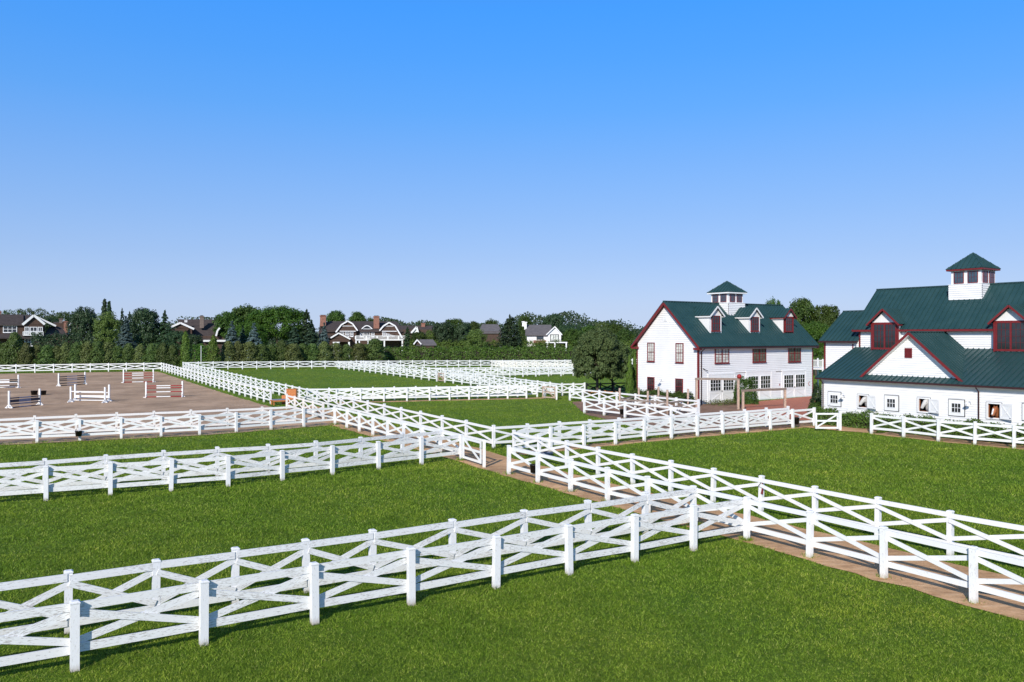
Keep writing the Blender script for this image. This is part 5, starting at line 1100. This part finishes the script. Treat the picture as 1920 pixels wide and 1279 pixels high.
# ------------------------------------------------------------------ grass blades on the lawns
def grass_field(y0, y1, k0, bh, bw, name):
    hw = .80; n = int(2*hw*k0*15*15*math.log(y1/y0))
    y = y0*np.exp(RNG.uniform(0, 1, n)*math.log(y1/y0)); x = RNG.uniform(-hw, hw, n)*y
    keep = np.ones(n, bool)
    for P in BARE: keep &= ~in_poly(x, y, P)
    worn = np.sin(x*.31+np.sin(y*.17)*2)*np.sin(y*.23+1)+.5*np.sin(x*1.1+y*.6)
    keep &= RNG.uniform(-2.6, .8, n) < worn+.9
    x, y = x[keep], y[keep]; tall = np.ones(len(x)); ex = []; ey = []
    for fid, P in FW.items():
        for i, p in enumerate(P):
            if p.y > 75: continue
            q = P[min(i+1, len(P)-1)]; kk = int(26*min(1, 22/p.y))
            ex += [p.x+RNG.normal(0, .10) for _ in range(kk)]; ey += [p.y+RNG.normal(0, .10) for _ in range(kk)]
            if fid in ('F1','F2','N2f','N2b','N1f','RR','P1b'): ex += [p.x+(q.x-p.x)*t_+RNG.normal(0, .08) for t_ in RNG.uniform(0, 1, kk*3)]; ey += [0]*0
            if fid in ('F1','F2','N2f','N2b','N1f','RR','P1b'): ey += [p.y+(q.y-p.y)*((ex[len(ey)+_]-p.x)/(q.x-p.x) if abs(q.x-p.x) > .1 else .5)+RNG.normal(0, .08) for _ in range(kk*3)]
    x = np.concatenate([x, np.array(ex)]); y = np.concatenate([y, np.array(ey[:len(ex)])]); tall = np.concatenate([tall, np.full(len(ex), 2.0)])
    n = len(x); m = 3; tall = np.repeat(tall, m); sc = np.repeat(np.clip(y/15, 1, 2.6), m)
    X = np.repeat(x, m)+RNG.normal(0, .03, n*m)*sc; Y = np.repeat(y, m)+RNG.normal(0, .03, n*m)*sc; k = n*m
    a = RNG.uniform(0, 6.283, k); h = bh*RNG.uniform(.35, 1.3, k)*sc**.6*tall*(1+.3*np.sin(X*.9+np.sin(Y))*np.sin(Y*1.3)); w = bw*RNG.uniform(.6, 1.3, k)*sc; ln = RNG.normal(0, .75, (k, 2))*h[:, None]
    V = np.empty((k, 3, 3)); dx, dy = np.cos(a)*w*.5, np.sin(a)*w*.5; Zg = np.array([terr(u_, v_) if v_ > 77 else 0 for u_, v_ in zip(X, Y)])
    V[:, 0, 0] = X-dx; V[:, 0, 1] = Y-dy; V[:, 0, 2] = Zg; V[:, 1, 0] = X+dx; V[:, 1, 1] = Y+dy; V[:, 1, 2] = Zg; V[:, 2, 0] = X+ln[:, 0]; V[:, 2, 1] = Y+ln[:, 1]; V[:, 2, 2] = Zg+h
    me = bpy.data.meshes.new(name); me.vertices.add(3*k); me.vertices.foreach_set('co', V.reshape(-1).astype(np.float32)); me.loops.add(3*k); me.loops.foreach_set('vertex_index', np.arange(3*k, dtype=np.int32))
    me.polygons.add(k); me.polygons.foreach_set('loop_start', np.arange(0, 3*k, 3, dtype=np.int32)); me.polygons.foreach_set('loop_total', np.full(k, 3, np.int32)); me.update(calc_edges=True); me.materials.append(M['blade'])
    o = inst(name, me); setp(o, 'short mown green grass covering the paddocks', 'grass', kind='stuff'); return k
k = grass_field(14.5, 165, 780, .048, .0115, 'grass')
print('blades', k)

# ------------------------------------------------------------------ light, sky, camera
SD = Vector((-.33, -.94, 0)).normalized(); EL = math.radians(29)
to_sun = Vector((SD.x*math.cos(EL), SD.y*math.cos(EL), math.sin(EL)))
sun = bpy.data.lights.new('sun', 'SUN'); sun.energy = 4.6; sun.angle = math.radians(.5); sun.color = (1, .94, .85)
so = bpy.data.objects.new('sun', sun); link(so); so.rotation_euler = to_sun.to_track_quat('Z', 'Y').to_euler()
w = bpy.data.worlds.new('World'); scene.world = w; w.use_nodes = True; nt = w.node_tree; nt.nodes.clear()
out = nt.nodes.new('ShaderNodeOutputWorld'); bg = nt.nodes.new('ShaderNodeBackground'); sky = nt.nodes.new('ShaderNodeTexSky'); sky.sky_type = 'NISHITA'; sky.sun_disc = False
sky.sun_elevation = EL; sky.sun_rotation = math.atan2(SD.x, SD.y); sky.altitude = 0; sky.air_density = 1.0; sky.dust_density = .6; sky.ozone_density = 1.5
tc = nt.nodes.new('ShaderNodeTexCoord'); sp = nt.nodes.new('ShaderNodeSeparateXYZ'); nt.links.new(tc.outputs['Generated'], sp.inputs[0])
rp = nt.nodes.new('ShaderNodeValToRGB'); nt.links.new(sp.outputs[2], rp.inputs[0])
SKY = [(0.0,(.72,.86,1.55,1)),(.03,(.62,.71,1.24,1)),(.058,(.608,.69,1.12,1)),(.097,(.616,.701,1.048,1)),(.1475,(.622,.766,1.108,1)),(.209,(.581,.856,1.27,1)),(.2685,(.471,.95,1.49,1)),(.325,(.397,1.027,1.716,1)),(.378,(.351,1.12,2.01,1)),(.5,(.50,.85,1.1,1)),(.8,(.65,.75,.80,1))]
el = rp.color_ramp.elements
while len(el) < len(SKY): el.new(.5)
for i, (p_, c_) in enumerate(SKY): el[i].position = p_; el[i].color = c_
mx = nt.nodes.new('ShaderNodeMix'); mx.data_type = 'RGBA'; mx.blend_type = 'MULTIPLY'; mx.inputs[0].default_value = 1
nt.links.new(sky.outputs[0], mx.inputs[6]); nt.links.new(rp.outputs[0], mx.inputs[7]); 
rp2 = nt.nodes.new('ShaderNodeValToRGB'); nt.links.new(sp.outputs[2], rp2.inputs[0]); e2 = rp2.color_ramp.elements
G2 = [(0, srgb(196,214,242)), (.0364, srgb(189,211,243)), (.058, srgb(181,207,244)), (.097, srgb(165,199,246)), (.1475, srgb(146,190,248)), (.209, srgb(124,180,250)), (.2685, srgb(100,171,252)), (.325, srgb(84,164,254)), (.378, srgb(72,158,255)), (.52, (.07,.22,.55,1)), (.85, (.07,.15,.32,1))]
while len(e2) < len(G2): e2.new(.5)
for i, (p_, c_) in enumerate(G2): e2[i].position = p_; e2[i].color = c_
ms = nt.nodes.new('ShaderNodeVectorMath'); ms.operation = 'SCALE'; ms.inputs[3].default_value = 1/.12; nt.links.new(rp2.outputs[0], ms.inputs[0])
m3 = nt.nodes.new('ShaderNodeMix'); m3.data_type = 'RGBA'; m3.inputs[0].default_value = .7; nt.links.new(mx.outputs[2], m3.inputs[6]); nt.links.new(ms.outputs[0], m3.inputs[7])
nt.links.new(m3.outputs[2], bg.inputs[0]); bg.inputs[1].default_value = .12
nt.links.new(bg.outputs[0], out.inputs[0])
cam = bpy.data.cameras.new('camera'); cam.sensor_width = 36; cam.lens = FP/1920*36; cam.shift_y = (HY-639.5)/1920; cam.clip_end = 5000; cam.clip_start = .5
co = bpy.data.objects.new('camera', cam); link(co); co.location = (0, 0, CH); co.rotation_euler = (PI/2, 0, 0); scene.camera = co
scene.view_settings.view_transform = 'Standard'; scene.view_settings.look = 'None'; scene.view_settings.exposure = 0; scene.view_settings.gamma = 1
